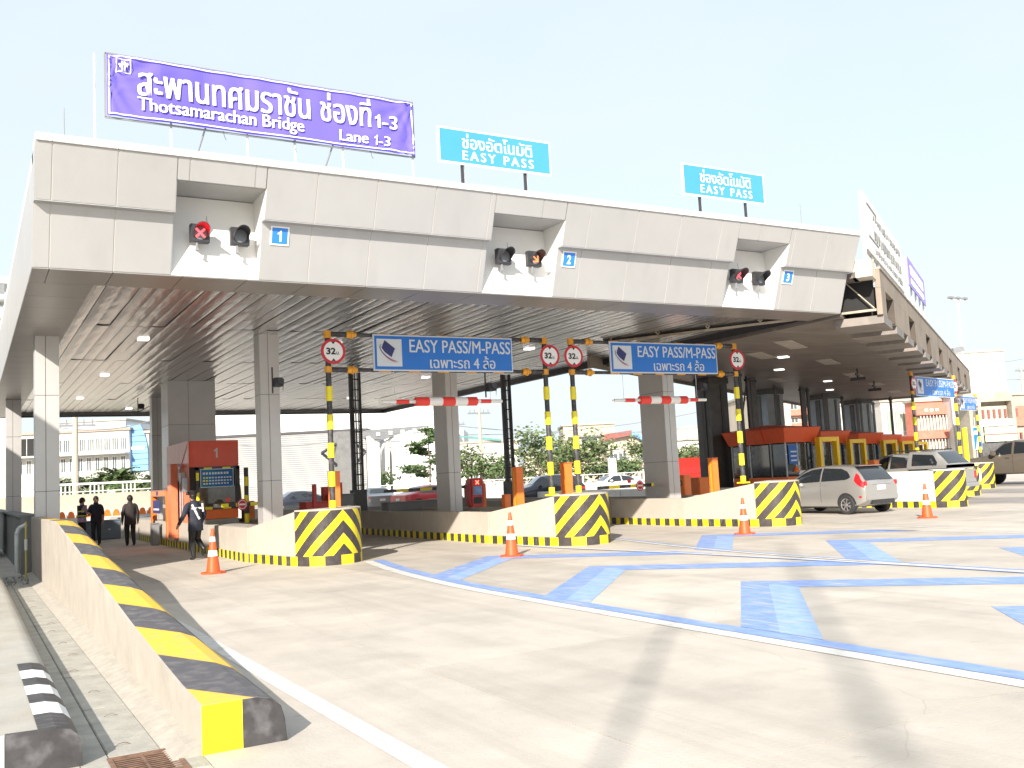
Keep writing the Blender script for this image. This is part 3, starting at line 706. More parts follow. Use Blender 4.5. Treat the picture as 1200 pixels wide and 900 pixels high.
# ------------------------------------------------------------------ sky blue roof signs
M_sky = mat('sky_blue_sheet', (0.055,0.28,0.80), 0.35, var=0.05, scale=0.5)
def roof_sign(x0, x1, z0, z1, lab, Y=17.0):
    t = thing('easy_pass_roof_sign', lab, 'sign', 'sky blue signs standing on the canopy roof', (x0,Y,z0))
    W_=x1-x0; H_=z1-z0
    MB().box(0,0,0,W_,0.06,H_).build('border', M_txt, t, bevel=.004)
    MB().box(0.035,-0.004,0.035,W_-.035,0.0,H_-.035).build('face', M_sky, t)
    text('ช่องอัตโนมัติ', 'thai_lettering', M_txt, t, (W_*.2,-0.009,H_*.46), UX, UZ, W_*.62, H_*.42, 0.0, twin=.012)
    text('EASY PASS', 'english_lettering', M_txt, t, (W_*.2,-0.009,H_*.13), UX, UZ, W_*.63, H_*.26, 0.0, 1.35, twin=.014)
    for x in (W_*.2,W_*.76):
        MB().box(x,0.06,-(z0-7.36),x+.05,0.11,H_*.9).build('post', M_dark, t); MB().box(x+.06,0.10,-(z0-7.36),x+.09,0.14,H_*.4).build('post', M_txt, t)
roof_sign(8.34,11.04,8.15,8.90,'sky blue EASY PASS sign on roof, next to the purple banner')
roof_sign(14.74,17.36,8.13,8.90,'sky blue EASY PASS sign on roof above the rightmost pair of signals')
# ------------------------------------------------------------------ lane number plates
M_lb = mat('lane_blue', (0.03,0.22,0.72), 0.35, var=0)
for (x0, n, wh) in ((4.79,'1','left'),(11.09,'2','middle'),(17.60,'3','right')):
    t = thing('lane_number_plate', 'small blue plate with white numeral beside the %s signal recess' % wh, 'sign', 'lane number plates', (x0,0,0))
    a = rp(LB,LT,.62); b = rp(LB,LT,.97); vv = Vector((0,b[0]-a[0],b[1]-a[1])).normalized(); nn = Vector((0,-vv.z,vv.y))
    o_ = Vector((0,a[0],a[1]))
    def plate(nm, u0, u1, v0, v1, off, m):
        p = [o_+UX*u0+vv*v0+nn*off, o_+UX*u1+vv*v0+nn*off, o_+UX*u1+vv*v1+nn*off, o_+UX*u0+vv*v1+nn*off]
        q = [k-nn*0.012 for k in p]
        MB().add(p+q, [(0,1,2,3),(7,6,5,4),(0,4,5,1),(1,5,6,2),(2,6,7,3),(3,7,4,0)]).build(nm, m, t)
    plate('border', 0,.345,0,.345, .018, M_txt); plate('face', .028,.317,.028,.317,.0195, M_lb)
    text(n, 'numeral', M_txt, t, o_+UX*.12+vv*.07+nn*.0215, UX, vv, .1, .2, 0.03) if n != '1' else one('numeral', M_txt, t, o_+UX*.13+vv*.07+nn*.0215, UX, vv, .075, .2)
# ------------------------------------------------------------------ lane signals
M_lens = mat('dark_lens', (0.16,0.17,0.18), 0.25, var=0.1)
M_redon = mat('red_glow', (1.0,0.05,0.06), 0.4, var=0, emit=2.2); M_redsh = mat('visor_red_glow', (0.55,0.01,0.03), 0.5, var=0)  # visor inside is painted red to stand in for the cross's glow
M_ambon = mat('amber_glow', (1.0,0.25,0.08), 0.4, var=0, emit=0.8)
def signal(x, z, lab, kind):
    t = thing('lane_signal', lab, 'signal', 'lane signals in the canopy recesses', (x,16.93,z), 0.0)
    MB().box(-.165,0,-.165,.165,.13,.165).build('housing', M_dark, t, bevel=.01)
    R = .135
    mb = MB()
    n = 22; a0 = radians(-35); a1 = radians(215)
    for k in range(n):
        for (ra, rb) in ((R,R),):
            t0 = a0+(a1-a0)*k/n; t1 = a0+(a1-a0)*(k+1)/n
            L0 = -0.30*(0.45+0.55*max(0,sin(t0))**.5 if sin(t0)>0 else 0.45+0.5*sin(t0)); L1 = -0.30*(0.45+0.55*max(0,sin(t1))**.5 if sin(t1)>0 else 0.45+0.5*sin(t1))
            mb.quad((R*cos(t0),0,R*sin(t0)),(R*cos(t1),0,R*sin(t1)),(R*cos(t1),L1,R*sin(t1)),(R*cos(t0),L0,R*sin(t0)))
            r2 = R-.007
            mb.quad((r2*cos(t0),0,r2*sin(t0)),(r2*cos(t0),L0,r2*sin(t0)),(r2*cos(t1),L1,r2*sin(t1)),(r2*cos(t1),0,r2*sin(t1)), 1)
            mb.quad((R*cos(t0),L0,R*sin(t0)),(R*cos(t1),L1,R*sin(t1)),(r2*cos(t1),L1,r2*sin(t1)),(r2*cos(t0),L0,r2*sin(t0)))
    mb.build('visor', [M_dark, M_redsh if kind == 'redx' else M_dark], t, recalc=False, smooth=True)
    lens = MB().add([(0.122*cos(2*pi*k/24),-.012+.0*k,0.122*sin(2*pi*k/24)) for k in range(24)],[tuple(range(24))]).build('lens', M_lens, t, recalc=False)
    if kind in ('redx','reddim'):
        m = M_redon
        mb = MB()
        for s in (1,-1): mb.obox((-.075,-.018-.001*s,-.075*s),(.075,-.018-.001*s,.075*s),.004,.034, up=(0,0,1))
        mb.build('red_cross', m if kind == 'redx' else mat('red_glow_dim',(0.9,0.08,0.1),.4,var=0,emit=.9), t)
    if kind == 'amber':
        mb = MB(); mb.obox((-.06,-.018,.06),(.05,-.018,-.05),.004,.028); mb.obox((-.06,-.019,-.07),(.07,-.019,-.06),.004,.03); mb.obox((.055,-.02,-.06),(.06,-.02,.06),.004,.03); mb.build('amber_symbol', M_ambon, t)
    MB().box(-.03,.13,-.05,.03,.36,.0).box(-.075,.02,-.30,-.045,.06,-.16).box(-.08,.0,-.31,-.03,.07,-.27).build('bracket', M_grey, t)
signal(3.57,6.24,'leftmost signal, showing a glowing red cross','redx'); signal(4.27,6.24,'unlit signal, right beside the red cross','off')
signal(9.72,6.26,'unlit left signal of the middle recess','off'); signal(10.46,6.26,'signal with a dim amber symbol in the middle recess','amber')
signal(16.2,6.24,'right hanging signal with dim red symbol, left of its pair','reddim'); signal(16.92,6.22,'unlit signal at the right of the rightmost recess','off')
# ------------------------------------------------------------------ yellow and black posts, beams and the blue lane signs
M_sleeve = mat('yellow_sleeve', (0.85,0.72,0.02), 0.45, var=0.05, coat=.2); M_amb = mat('amber_fitting', (0.78,0.36,0.03), 0.4, var=0.12, scale=8)
def post(x, Y, ztop, zb, lab):
    t = thing('striped_post', lab, 'post', 'striped height gauge posts', (x,Y,0))
    MB().tube((0,0,zb),(0,0,ztop),0.062,n=14).build('pole', M_blk, t, smooth=True)
    z = 3.91
    for k in range(6):
        a = 3.91-k*0.635
        lo = max(a-.33, zb)
        if a > zb: MB().tube((0,0,lo),(0,0,a),0.078,n=14).build('yellow_sleeve', M_sleeve, t, smooth=True)
    MB().tube((0,0,4.22),(0,0,4.36),0.085,n=14).build('collar', M_amb, t, smooth=True)
    MB().tube((0,0,5.0),(0,0,5.17),0.085,n=14).build('collar', M_amb, t, smooth=True)
    MB().box(-.13,-.13,zb-.01,.13,.13,zb+.03).build('base_plate', M_yel, t)
    return t
def arms(x0, x1, Y, lab):
    t = thing('sign_gantry_beam', lab, 'beam', 'horizontal pipes carrying the lane signs', (x0,Y,0))
    L = x1-x0
    for z in (5.1,4.29):
        MB().tube((0,0,z),(L,0,z),0.045,n=10).build('pipe', M_blk, t, smooth=True)
        for x in (0.0,): MB().tube((0.08,0,z),(0.42,0,z),0.06,n=12).tube((L-.42,0,z),(L-.08,0,z),0.06,n=12).build('thick_pipe', M_blk, t, smooth=True)
        for x in (0.44,L-.68):
            MB().lathe([(0,0),(.08,0),(.08,.1),(.1,.11),(.1,.15),(.06,.17),(.05,.24),(0,.24)],(0,0,0),14).build('flange', M_amb, t, smooth=True).matrix_local = Matrix.Translation((x,0,z)) @ Matrix.Rotation(radians(90),4,'Y')
        for k in range(5):
            x = 1.2+k*.75
            if x < L-1: MB().tube((x,0,z),(x+.3,0,z),0.048,n=10).build('yellow_band', M_amb, t, smooth=True)
    return t
M_rred = mat('sign_red', (0.55,0.02,0.035), 0.4, var=0); M_bprint = mat('black_print', (0.02,0.02,0.02), 0.6, var=0)
def round_sign(x, Y, z, lab, r=.285, sz=1.0, rz=0.0):
    t = thing('height_limit_sign', lab, 'sign', 'round 3.2 m height limit signs', (x,Y-.1,z), rz)
    def disc(R, y, nm, m, th=.012):
        n = 40; vs = [(R*cos(2*pi*k/n),y,R*sin(2*pi*k/n)) for k in range(n)]+[(R*cos(2*pi*k/n),y+th,R*sin(2*pi*k/n)) for k in range(n)]
        MB().add(vs,[tuple(range(n)),tuple(range(2*n-1,n-1,-1))]+[(k,k+n,(k+1)%n+n,(k+1)%n) for k in range(n)]).build(nm, m, t)
    disc(r,0,'red_rim',M_rred); disc(r*.78,-.004,'white_face',M_txt,.003)
    for s in (1,-1): MB().add([(-.05,-.007,s*r*.77),(.05,-.007,s*r*.77),(0,-.007,s*r*.56)],[(0,1,2) if s<0 else (0,2,1)]).build('black_arrow', M_bprint, t, recalc=False)
    text('32', 'numerals', M_bprint, t, (-.165,-.007,-.075), UX, UZ, .22, .155, 0.04)
    text('ม.', 'unit', M_bprint, t, (.07,-.007,-.075), UX, UZ, .075, .07, 0.02)
    MB().box(-.04,.012,-.1,.04,.05,.1).build('clamp', M_grey, t)
M_blue_s = mat('sign_blue', (0.015,0.165,0.58), 0.35, var=0.04, scale=.6); M_refl = mat('sheet_white', (0.62,0.66,0.70), 0.4, var=0.04)
M_navy = mat('logo_navy', (0.03,0.035,0.15), 0.5, var=0)
def swoosh(t, cx, cz, s, m, r0, w0, a0, a1, nm):
    mb = MB(); n = 18
    for k in range(n):
        u0 = k/n; u1 = (k+1)/n
        def P(u, side):
            a = radians(a0+(a1-a0)*u); w2 = w0*sin(pi*min(1,u*1.0+.02))*.5+.003
            x = r0*1.25*cos(a); z = r0*.55*sin(a); rr = radians(-38)
            f_ = 1+side*w2/r0
            x*=f_; z*=f_
            return (cx+s*(x*cos(rr)-z*sin(rr)), -.0235, cz+s*(x*sin(rr)+z*cos(rr)))
        mb.quad(P(u0,-1),P(u1,-1),P(u1,1),P(u0,1))
    mb.build(nm, m, t, recalc=False)
def lane_sign(x0, x1, z0, z1, Y, lab, loc=None, rz=0, full=True):
    t = thing('lane_sign', lab, 'sign', 'blue EASY PASS lane signs', loc or (x0,Y-.12,z0), rz)
    W_=x1-x0; H_=z1-z0
    MB().box(0,0,0,W_,0.04,H_).build('panel_edge', M_refl, t, bevel=.004)
    MB().box(.035,-.008,.035,W_-.035,-.001,H_-.035).build('blue_face', M_blue_s, t)
    b = H_-.21; bx = .085; bz = .105; 
    MB().box(bx,-.016,bz,bx+b*.97,-.009,bz+b).build('logo_panel', M_refl, t)
    c = (bx+b*.42, bz+b*.62)
    MB().add([(c[0]-.16*b/.6,-.0215,c[1]+.0*b),(c[0]+.08*b/.6,-.0215,c[1]-.17*b/.6),(c[0]+.17*b/.6,-.0215,c[1]+.02*b/.6),(c[0]-.07*b/.6,-.0215,c[1]+.2*b/.6)],[(0,1,2,3)]).build('logo_card', M_navy, t, recalc=False)
    swoosh(t, c[0]+.02, c[1]-.03, b/.6, M_refl, .185, .05, 150, 330, 'logo_arc')
    swoosh(t, c[0]+.03, c[1]-.07, b/.6, M_navy, .20, .022, 165, 340, 'logo_arc')
    swoosh(t, c[0]+.05, c[1]-.09, b/.6, M_rred, .215, .02, 235, 345, 'logo_arc')
    text('EASY PASS/M-PASS','english_lettering', M_refl, t, (W_*.245,-.0125,H_*.52), UX, UZ, W_*.735, H_*.36, 0.0, twin=.010)
    text('เฉพาะรถ 4 ล้อ','thai_lettering', M_refl, t, (W_*.385,-.0125,H_*.09), UX, UZ, W_*.475, H_*.36, 0.0, twin=.010)
    return t
post(7.06,20.5,5.17,1.17,'striped post on the first nose, left end of the left hanging sign')
post(12.79,20.5,5.17,1.17,'striped post at the right end of the left hanging sign'); post(13.60,20.5,5.17,1.17,'striped post at the left end of the right hanging sign')
post(19.22,20.5,5.17,1.17,'striped post on the third nose, right end of the right hanging sign')
arms(7.06,12.79,20.5,'upper and lower pipes holding the left hanging sign'); arms(13.60,19.22,20.5,'upper and lower pipes holding the right hanging sign')
round_sign(7.12,20.4,4.68,'round 32 height sign left of the left hanging blue sign'); round_sign(12.83,20.4,4.68,'round 32 height sign right of the left hanging blue sign')
round_sign(13.55,20.4,4.68,'round 32 height sign left of the right hanging blue sign'); round_sign(19.15,20.4,4.68,'round 32 height sign right of the right hanging blue sign')
lane_sign(8.10,11.78,4.26,5.11,20.5,'blue EASY PASS M-PASS sign hanging between first and second nose'); lane_sign(14.75,18.46,4.27,5.11,20.5,'blue EASY PASS M-PASS sign hanging between second and third nose')
# hanging red and white height bars
M_rb = mat('bar_red', (0.78,0.05,0.035), 0.45, var=0.05); M_wb = mat('bar_white', (0.8,0.78,0.74), 0.45, var=0.04)
def hbar(x0, x1, Y, z, lab):
    t = thing('height_bar', lab, 'height bar', 'hanging red and white height bars', (x0,Y,z)); L = x1-x0
    segs = [(-.02,.0,.015,M_wb),(0,.11,.04,M_wb),(.11,.21,.052,M_rb),(.21,.265,.042,M_wb),(.265,.37,.108,M_rb),(.37,.48,.104,M_wb),(.48,.585,.108,M_rb),(.585,.69,.104,M_wb),(.69,.775,.108,M_rb),(.775,.81,.05,M_wb),(.81,.90,.05,M_rb),(.90,1.0,.042,M_wb)]
    for a, b, r, m in segs:
        r *= 1.0; MB().tube((a*L,0,0),(b*L,0,0),r,n=14).build('bar_segment', m, t, smooth=True)
    for x in (.10*L,.90*L): MB().tube((x,0,.04),(x,0,4.26-z),.006,n=5).build('hanging_wire', M_whitem, t)
hbar(8.30,11.45,20.45,3.55,'red and white tube hanging under the left hanging sign'); hbar(14.85,18.0,20.45,3.55,'red and white tube hanging under the right hanging sign')
# small cameras under the signs
def cam_box(x, Y, z, lab):
    t = thing('traffic_camera', lab, 'camera', 'small cameras and detectors on brackets', (x,Y,z))
    MB().box(-.015,0,-.35,.015,.03,.25).build('bracket', M_dark, t)
    MB().box(.02,-.15,-.2,.2,.12,0.0).extr([(.05,.0),(.22,-.04),(.2,-.2),(.06,-.12)],'y',-.2,-.15).build('housing', M_dark, t, bevel=.01)
cam_box(6.1,21.6,4.22,'dark detector hanging left of the first striped post'); cam_box(11.05,20.5,4.0,'dark camera hanging under the left hanging sign'); cam_box(17.75,20.5,4.02,'dark camera hanging under the right hanging sign')
cam_box(5.9,40,5.3,'dome camera under the rear edge of the ceiling')
# ------------------------------------------------------------------ traffic islands with striped noses
M_isl = mat('island_paint', (0.46,0.42,0.36), 0.8, var=0.07, scale=1.5, bump=0.1, dirt=((0.42,0.37,0.3),1.6,.3,(1,1,.3)))
M_islw = mat('island_white', (0.66,0.64,0.60), 0.8, var=0.06, scale=1.5)
M_top = mat('island_top', (0.36,0.34,0.31), 0.85, var=0.1)
M_nose = stripe('nose_chevron', YEL, BLK, 1.0/0.50, 1/0.50, 0.45, chev=1.0, low=(0.205,0.72), off=0.10, wear=0.10)
M_kchk = stripe('kerb_check', YEL, BLK, 0.0, 1/0.44, 0.5, space='OBJ', axis=(0,1), wear=0.1)
NP = [(12.15,19.40),(12.30,19.10),(12.52,18.84),(12.86,18.76),(13.20,18.84),(13.48,19.06),(13.68,19.42),(13.80,19.90),(13.86,20.6)]
def nose(t, dx, dy, h=1.17, seam=(11.78,22.0), hs=0.80, mw=None, xs_=1.0):
    mw = mw or M_isl
    P = [(12.15+(x-12.15)*xs_+dx,y+dy) for x,y in NP]
    # corner sets for rounded shape, refined
    Q = sm(P[:], 4)
    us = [0]; 
    for a, b in zip(Q[:-1],Q[1:]): us.append(us[-1]+sqrt((a[0]-b[0])**2+(a[1]-b[1])**2))
    ap = min(range(len(Q)), key=lambda i: abs(Q[i][0]-(12.15+(.86 if xs_ == 1.0 else .98)*xs_+dx))); u0 = us[ap]
    me_v = []; me_f = []; uv = []
    for i in range(len(Q)-1):
        o = len(me_v); a = Q[i]; b = Q[i+1]
        me_v += [(a[0],a[1],0),(b[0],b[1],0),(b[0],b[1],h),(a[0],a[1],h)]; me_f.append((o,o+1,o+2,o+3))
        uv += [(us[i]-u0,0),(us[i+1]-u0,0),(us[i+1]-u0,h),(us[i]-u0,h)]
    me = bpy.data.meshes.new('striped_front'); me.from_pydata(me_v, [], me_f); me.materials.append(M_nose)
    ul = me.uv_layers.new(name='u'); 
    for k, c in enumerate(uv): ul.data[k].uv = c
    me.update(); link('striped_front', me, t)
    # plain body just inside the painted skin, slope to the seam
    sx, sy = seam[0]+dx, seam[1]+dy; rx = 12.15+1.71*xs_+dx; e = 0.006
    mb = MB(); n = len(Q)
    inn = [(x+(0.01 if x < 12.15+.75*xs_+dx else -0.01), y+0.012) for x,y in Q]
    vs = [(x,y,0) for x,y in inn]+[(x,y,h-0.001) for x,y in inn]
    fs = [(i,i+1,i+1+n,i+n) for i in range(n-1)]+[tuple(range(n,2*n))]
    o = len(vs); yc = Q[0][1]
    vs += [(sx,sy,0),(sx,sy,hs),(rx-.01,sy,0),(rx-.01,sy,hs)]
    fs += [(0,n,o+1,o),(n-1,o+2,o+3,2*n-1),(n,2*n-1,o+3,o+1),(o,o+1,o+3,o+2)]
    mb.add(vs, fs); mb.build('nose_body', mw, t)
    cap = MB(); o_ = [(x,y,h) for x,y in Q]; i_ = [(x,y,h+.03) for x,y in Q]
    cap.add(o_+i_, [(k,k+1,k+1+n,k+n) for k in range(n-1)]+[tuple(range(n,2*n))]+[(0,n,2*n-1,n-1)]); cap.build('nose_cap', mw, t)
    # painted kerb band along the sloping side
    a = Vector((Q[0][0]-.004,Q[0][1],0)); b = Vector((sx-.004,sy,0)); L = (b-a).length; d = (b-a)/L; nn = Vector((-d.y,d.x,0))
    if nn.x > 0: nn = -nn
    k = 0; s = 0
    while s < L-0.02:
        e_ = min(s+.21,L); p = a+d*s; q = a+d*e_
        vs = [p,q,q+nn*.012,p+nn*.012]; vs = vs+[v+Vector((0,0,.2)) for v in vs]
        MB().add(vs,[(3,2,1,0),(4,5,6,7),(0,1,5,4),(1,2,6,5),(2,3,7,6),(3,0,4,7)]).build('kerb_block', M_yel if k%2==0 else M_blk, t); k += 1; s += .21
    return sx, sy, rx
def island(lab, dx, dy, y1, segs=3, mw=None, seam=(11.78,22.0), h=1.17, hs=.8, xs_=1.0, grp='traffic islands with striped noses'):
    t = thing('toll_island', lab, 'traffic island', grp)
    sx, sy, rx = nose(t, dx, dy, h, seam, hs, mw, xs_)
    y = sy+.03; L = (y1-y)/segs
    xw = sx-.03
    for k in range(segs):
        a = y+k*L; b = y+(k+1)*L-.03
        z = .78 if k else .80
        MB().box(xw,a,0,xw+.18,b,z).build('side_wall', mw or M_isl, t, bevel=.008)
        MB().box(rx-.19,a,0,rx-.01,b,z).build('side_wall', mw or M_isl, t, bevel=.008)
        n = int((b-a)/.225)
        for j in range(n):
            if (a+j*.225) > y+16: break
            MB().box(xw-.014,a+j*.225,0,xw+.004,a+(j+1)*.225,.2).build('kerb_block', M_yel if j%2==0 else M_blk, t, recalc=False)
    MB().box(xw+.18,y,0,rx-.19,y1,.70).build('island_core', M_top, t)
    return t
island('island with the large striped nose nearest the left lane', -5.95, 1.15, 48, 6, seam=(11.75,21.75))
island('island with the middle striped nose, carrying two striped posts', 0, 0, 47, 6)
island('island with the striped nose beside the silver hatchback', 6.42, 0, 44, 6, seam=(11.78,21.9))
island('white walled island with striped nose right of the silver hatchback', 14.8, 0.66, 46, 5, M_islw, seam=(12.15,23.0), hs=1.17, xs_=.78)
island('second striped nose of the right hand row, partly hidden', 21.75, 5.0, 50, 4, M_islw, seam=(12.15,23.0), hs=1.17, xs_=.85)
island('rearmost striped nose of the right hand row, beside the brown pickup', 28.75, 9.0, 56, 4, M_islw, seam=(12.15,23.0), hs=1.17, xs_=.85)
# ------------------------------------------------------------------ lane 1 booth
M_bred = mat('booth_red', (0.72,0.075,0.022), 0.38, var=0.06, coat=.2); M_sal = mat('booth_salmon', (0.78,0.22,0.10), 0.42, var=.08, coat=.1)
M_bor = mat('booth_orange', (0.88,0.17,0.02), 0.4, var=.05)
b1 = thing('toll_booth', 'tall red toll booth numbered 1 with blue fare board', 'booth', None, (5.86,30,0))
W1 = 1.48
MB().box(.05,.25,.7,W1-.05,3.5,2.45).build('cabin', mat('booth_inner',(0.10,0.09,0.08),.7), b1)
MB().extr([(0,0),(0,0)],'x',0,1) if False else None
MB().box(0.0,0.0,2.46,W1,3.6,3.26).build('roof_box', M_bred, b1, bevel=.01)
MB().box(0.02,.02,.70,W1-.02,.25,.86).build('plinth', M_top, b1)
MB().box(0.03,0.03,.87,W1-.03,.2,1.19).build('lower_panel', M_bor, b1, bevel=.01)
MB().extr([(0.0,1.19),(0.0,3.27),(3.62,3.27),(3.62,2.55),(2.3,2.5),(1.1,2.62),(0.15,3.2),(.1,1.19)],'x',-.014,-.003).build('side_facing', M_sal, b1)
MB().box(-.012,0.1,.72,-.002,3.6,2.47).build('side_wall', M_sal, b1)
g = MB().box(.22,0.02,1.25,W1-.12,.04,1.86).build('front_window', mat('booth_glass',(0.09,0.085,0.06),.08,var=.5,scale=3,coat=1.0), b1)
fr = [('h',2.40,.18,W1+.02),('h',1.20,.18,W1+.02),('v',.18,1.2,2.45),('v',W1-.08,1.2,2.45)]
for kind, a, c, d in fr:
    if kind == 'h': MB().box(c,-.03,a-.04,d,.03,a+.06).build('window_frame', M_blk, b1)
    else: MB().box(a,-.03,c,a+.1,.03,d).build('window_frame', M_blk, b1)
for x in (.42,.98): 
    for z in (2.39,1.19): MB().box(x,-.037,z-.03,x+.24,-.031,z+.05).build('yellow_block', M_sleeve, b1)
for z in (1.45,2.05): MB().box(.185,-.037,z,.275,-.031,z+.24).build('yellow_block', M_sleeve, b1)
sc = MB().box(.31,-.06,1.83,1.30,-.03,2.39).build('fare_board', M_refl, b1)
MB().box(.33,-.064,1.85,1.28,-.0605,2.37).build('board_face', ban_mat('board_blue',(0.01,0.07,0.28),(0.03,0.28,0.50)), b1)
mb = MB()
for r,(z,n_) in enumerate(((2.22,9),(2.10,10),(2.01,10),(1.92,9))):
    for k in range(n_): mb.box(.38+k*.088+random.uniform(0,.012),-.0675,z,.38+k*.088+.065,-.0655,z+(.07 if r==0 else .045), 0 if r==0 or k>1 else 1)
mb.build('board_lettering', [M_refl, M_sleeve], b1)['kind'] = 'stuff'
one('booth_number', mat('number_grey',(0.6,0.58,0.55),.5,var=0), b1, (.74,-.006,2.73), UX, UZ, .11,.30)
MB().box(-.16,.5,2.0,-.02,.75,2.32).build('grey_box', M_steel, b1, bevel=.01); MB().box(-.14,.15,1.72,-.02,.4,2.15).build('grey_box', M_steel, b1, bevel=.01)
for y in (.9,1.25,1.6): MB().tube((-.04,y,.8),(-.04,y,2.1),.03,n=8).build('conduit', M_steel, b1)
arc = [(W1+.0,1.2)]+[(W1+.0+.32*sin(a_),1.2+1.25*(1-cos(a_))/1.0*0.0+1.3*cos(a_)) for a_ in [pi/2*k/10 for k in range(10,-1,-1)]]
MB().extr([(W1,1.2)]+[(W1+.30*cos(pi/2*k/10),1.2+1.3*sin(pi/2*k/10)) for k in range(11)],'y',.9,2.6).build('curved_side_hood', M_grey, b1, smooth=True)
pst = thing('striped_post', 'short striped post with stop plate beside the tall red booth', 'post', 'short striped posts', (7.46,29.6,0))
for k in range(6): MB().tube((0,0,.70+k*.28),(0,0,.70+(k+1)*.28),.07 if k%2 else .075,n=12).build('band', M_blk if k%2 else M_sleeve, pst, smooth=True)
# orange frame stand and lane machines beside the booth
def frame_stand(x, y, lab):
    t = thing('ticket_frame', lab, 'stand', None, (x,y,0))
    for yy in (0,2.9): MB().box(-.09,yy,.2,.09,yy+.22,1.85).build('post', M_orange, t, bevel=.02)
    MB().box(-.09,.22,1.62,.09,2.9,1.85).build('top_rail', M_orange, t, bevel=.02)
    MB().box(-.10,1.2,1.05,-.08,2.6,1.5).build('notice_board', M_navy, t); MB().box(-.108,1.35,1.15,-.101,2.45,1.22).build('notice_lines', M_refl, t)
    MB().box(-.1,1.6,1.66,-.091,1.9,1.8).build('round_mark', M_navy, t)
    return t
frame_stand(5.83,33.2,'orange frame with dark notice board left of the red booth')
def cabinet(x, y, z0, w_, d_, h_, m, lab, name='machine_cabinet', cat='cabinet', grp=None, face=None):
    t = thing(name, lab, cat, grp, (x,y,z0))
    MB().box(-w_/2,-d_/2,0,w_/2,d_/2,h_).build('case', m, t, bevel=min(.02,w_/6))
    MB().box(-w_/2+.02,-d_/2-.012,.05*h_,w_/2-.02,-d_/2-.002,.95*h_).build('door', m, t, bevel=.003)
    MB().box(w_*.18,-d_/2-.025,.5*h_,w_*.24,-d_/2-.013,.58*h_).build('handle', M_steel, t)
    if face: MB().box(-w_*.32,-d_/2-.02,.5*h_,w_*.32,-d_/2-.013,.8*h_).build('screen', face, t)
    MB().box(-w_/2-.02,-d_/2-.02,h_,w_/2+.02,d_/2+.02,h_+.02).build('lid', m, t)
    return t
cabinet(5.66,31.6,.30,.22,.6,2.3,M_sal,'tall salmon cabinet with red edge behind the walking officer')
cabinet(5.55,34.3,.0,.26,.3,.72,M_grey,'grey rounded bin standing at the island edge, behind the officer')
cabinet(4.7,42.3,0,1.5,1.0,.75,mat('blue_grey_block',(0.13,0.17,0.22),.7,var=.1),'low blue grey block on the lane beside the man in black suit')
cabinet(7.9,31.2,.7,.34,.4,.62,M_orange,'small orange pedestal between the tall red booth and the square column', grp='orange barrier pedestals')
# barrier arm helper
def lane_arm(x, y, z, L, lab, ped=M_orange, ang=0.0, sign=True, pedh=.8, z0=.7, grp='yellow and black lane barrier arms'):
    t = thing('barrier_arm', lab, 'barrier', grp, (x,y,0), ang)
    n = 8
    for k in range(n): MB().box(-L*(k+1)/n,-.025,z-.05,-L*k/n,.025,z+.05).build('arm_band', M_sleeve if k%2==0 else M_blk, t)
    MB().box(-.03,-.17,z0,.27,.17,z0+pedh).build('pedestal', ped, t, bevel=.02)
    MB().box(-.06,-.05,z-.08,.0,.05,z+.08).build('pivot', M_dark, t)
    if sign:
        sx = -L*.52; R = .16
        for nm, r, y_, m in (('stop_plate',R,-.05,M_rred),('stop_rim',R*.8,-.056,M_txt),('stop_centre',R*.68,-.061,M_rred)):
            MB().add([(sx+r*cos(2*pi*(k+.5)/8),y_,z+r*1.1*sin(2*pi*(k+.5)/8)) for k in range(8)],[tuple(range(8))]).build(nm, m, t, recalc=False)
        MB().box(sx-.09,-.066,z-.025,sx+.09,-.062,z+.025).build('stop_bar', M_txt, t)
        for dx in (-.62,.42):
            MB().lathe([(0,0),(.07,0),(.07,.02),(0,.02)],(0,0,0),14).build('red_reflector', M_red, t).matrix_local = Matrix.Translation((sx+dx+.2,-.06,z+.16)) @ Matrix.Rotation(radians(90),4,'X')
    return t
lane_arm(7.95,28.6,1.28,1.7,'short striped barrier arm with stop plate right of the tall red booth', sign=True, pedh=.62)
lane_arm(15.2,29.2,1.42,3.4,'striped barrier arm behind the middle of the left opening', pedh=.8, sign=False)
ar = lane_arm(20.15,24.35,1.2,3.3,'raised looking striped barrier arm with stop plate across the right opening', pedh=.75)
# red payment kiosk with screen
def kiosk(x, y, z0, lab, m=M_red, h=.95, w_=.5):
    t = thing('payment_kiosk', lab, 'kiosk', 'red payment kiosks', (x,y,z0))
    MB().box(-w_/2,-.2,0,w_/2,.2,h).build('case', m, t, bevel=.05)
    MB().box(-w_*.32,-.215,h*.42,w_*.32,-.203,h*.72).build('screen', mat('kiosk_screen',(0.25,0.4,0.75),.3,var=.3,scale=6), t)
    mb = MB()
    for s in (1,-1): mb.obox((-.06,-.215,h*.85-.06*s),(.06,-.215,h*.85+.06*s),.006,.03)
    mb.build('lit_cross', mat('kiosk_glow',(1,.2,.12),.4,var=0,emit=1.2), t)
    MB().box(-w_*.3,-.21,h*.12,w_*.3,-.202,h*.34).build('slot_panel', M_dark, t)
q = atY(557,592,28.2); kiosk(q.x,28.2,.75,'red payment kiosk with a glowing cross and blue screen, centre of picture',h=.95)
q = atY(575,590,30); kiosk(q.x,31.5,.72,'plain dark red kiosk right of the glowing one',mat('dark_red',(0.35,0.02,0.02),.5),.8,.4)
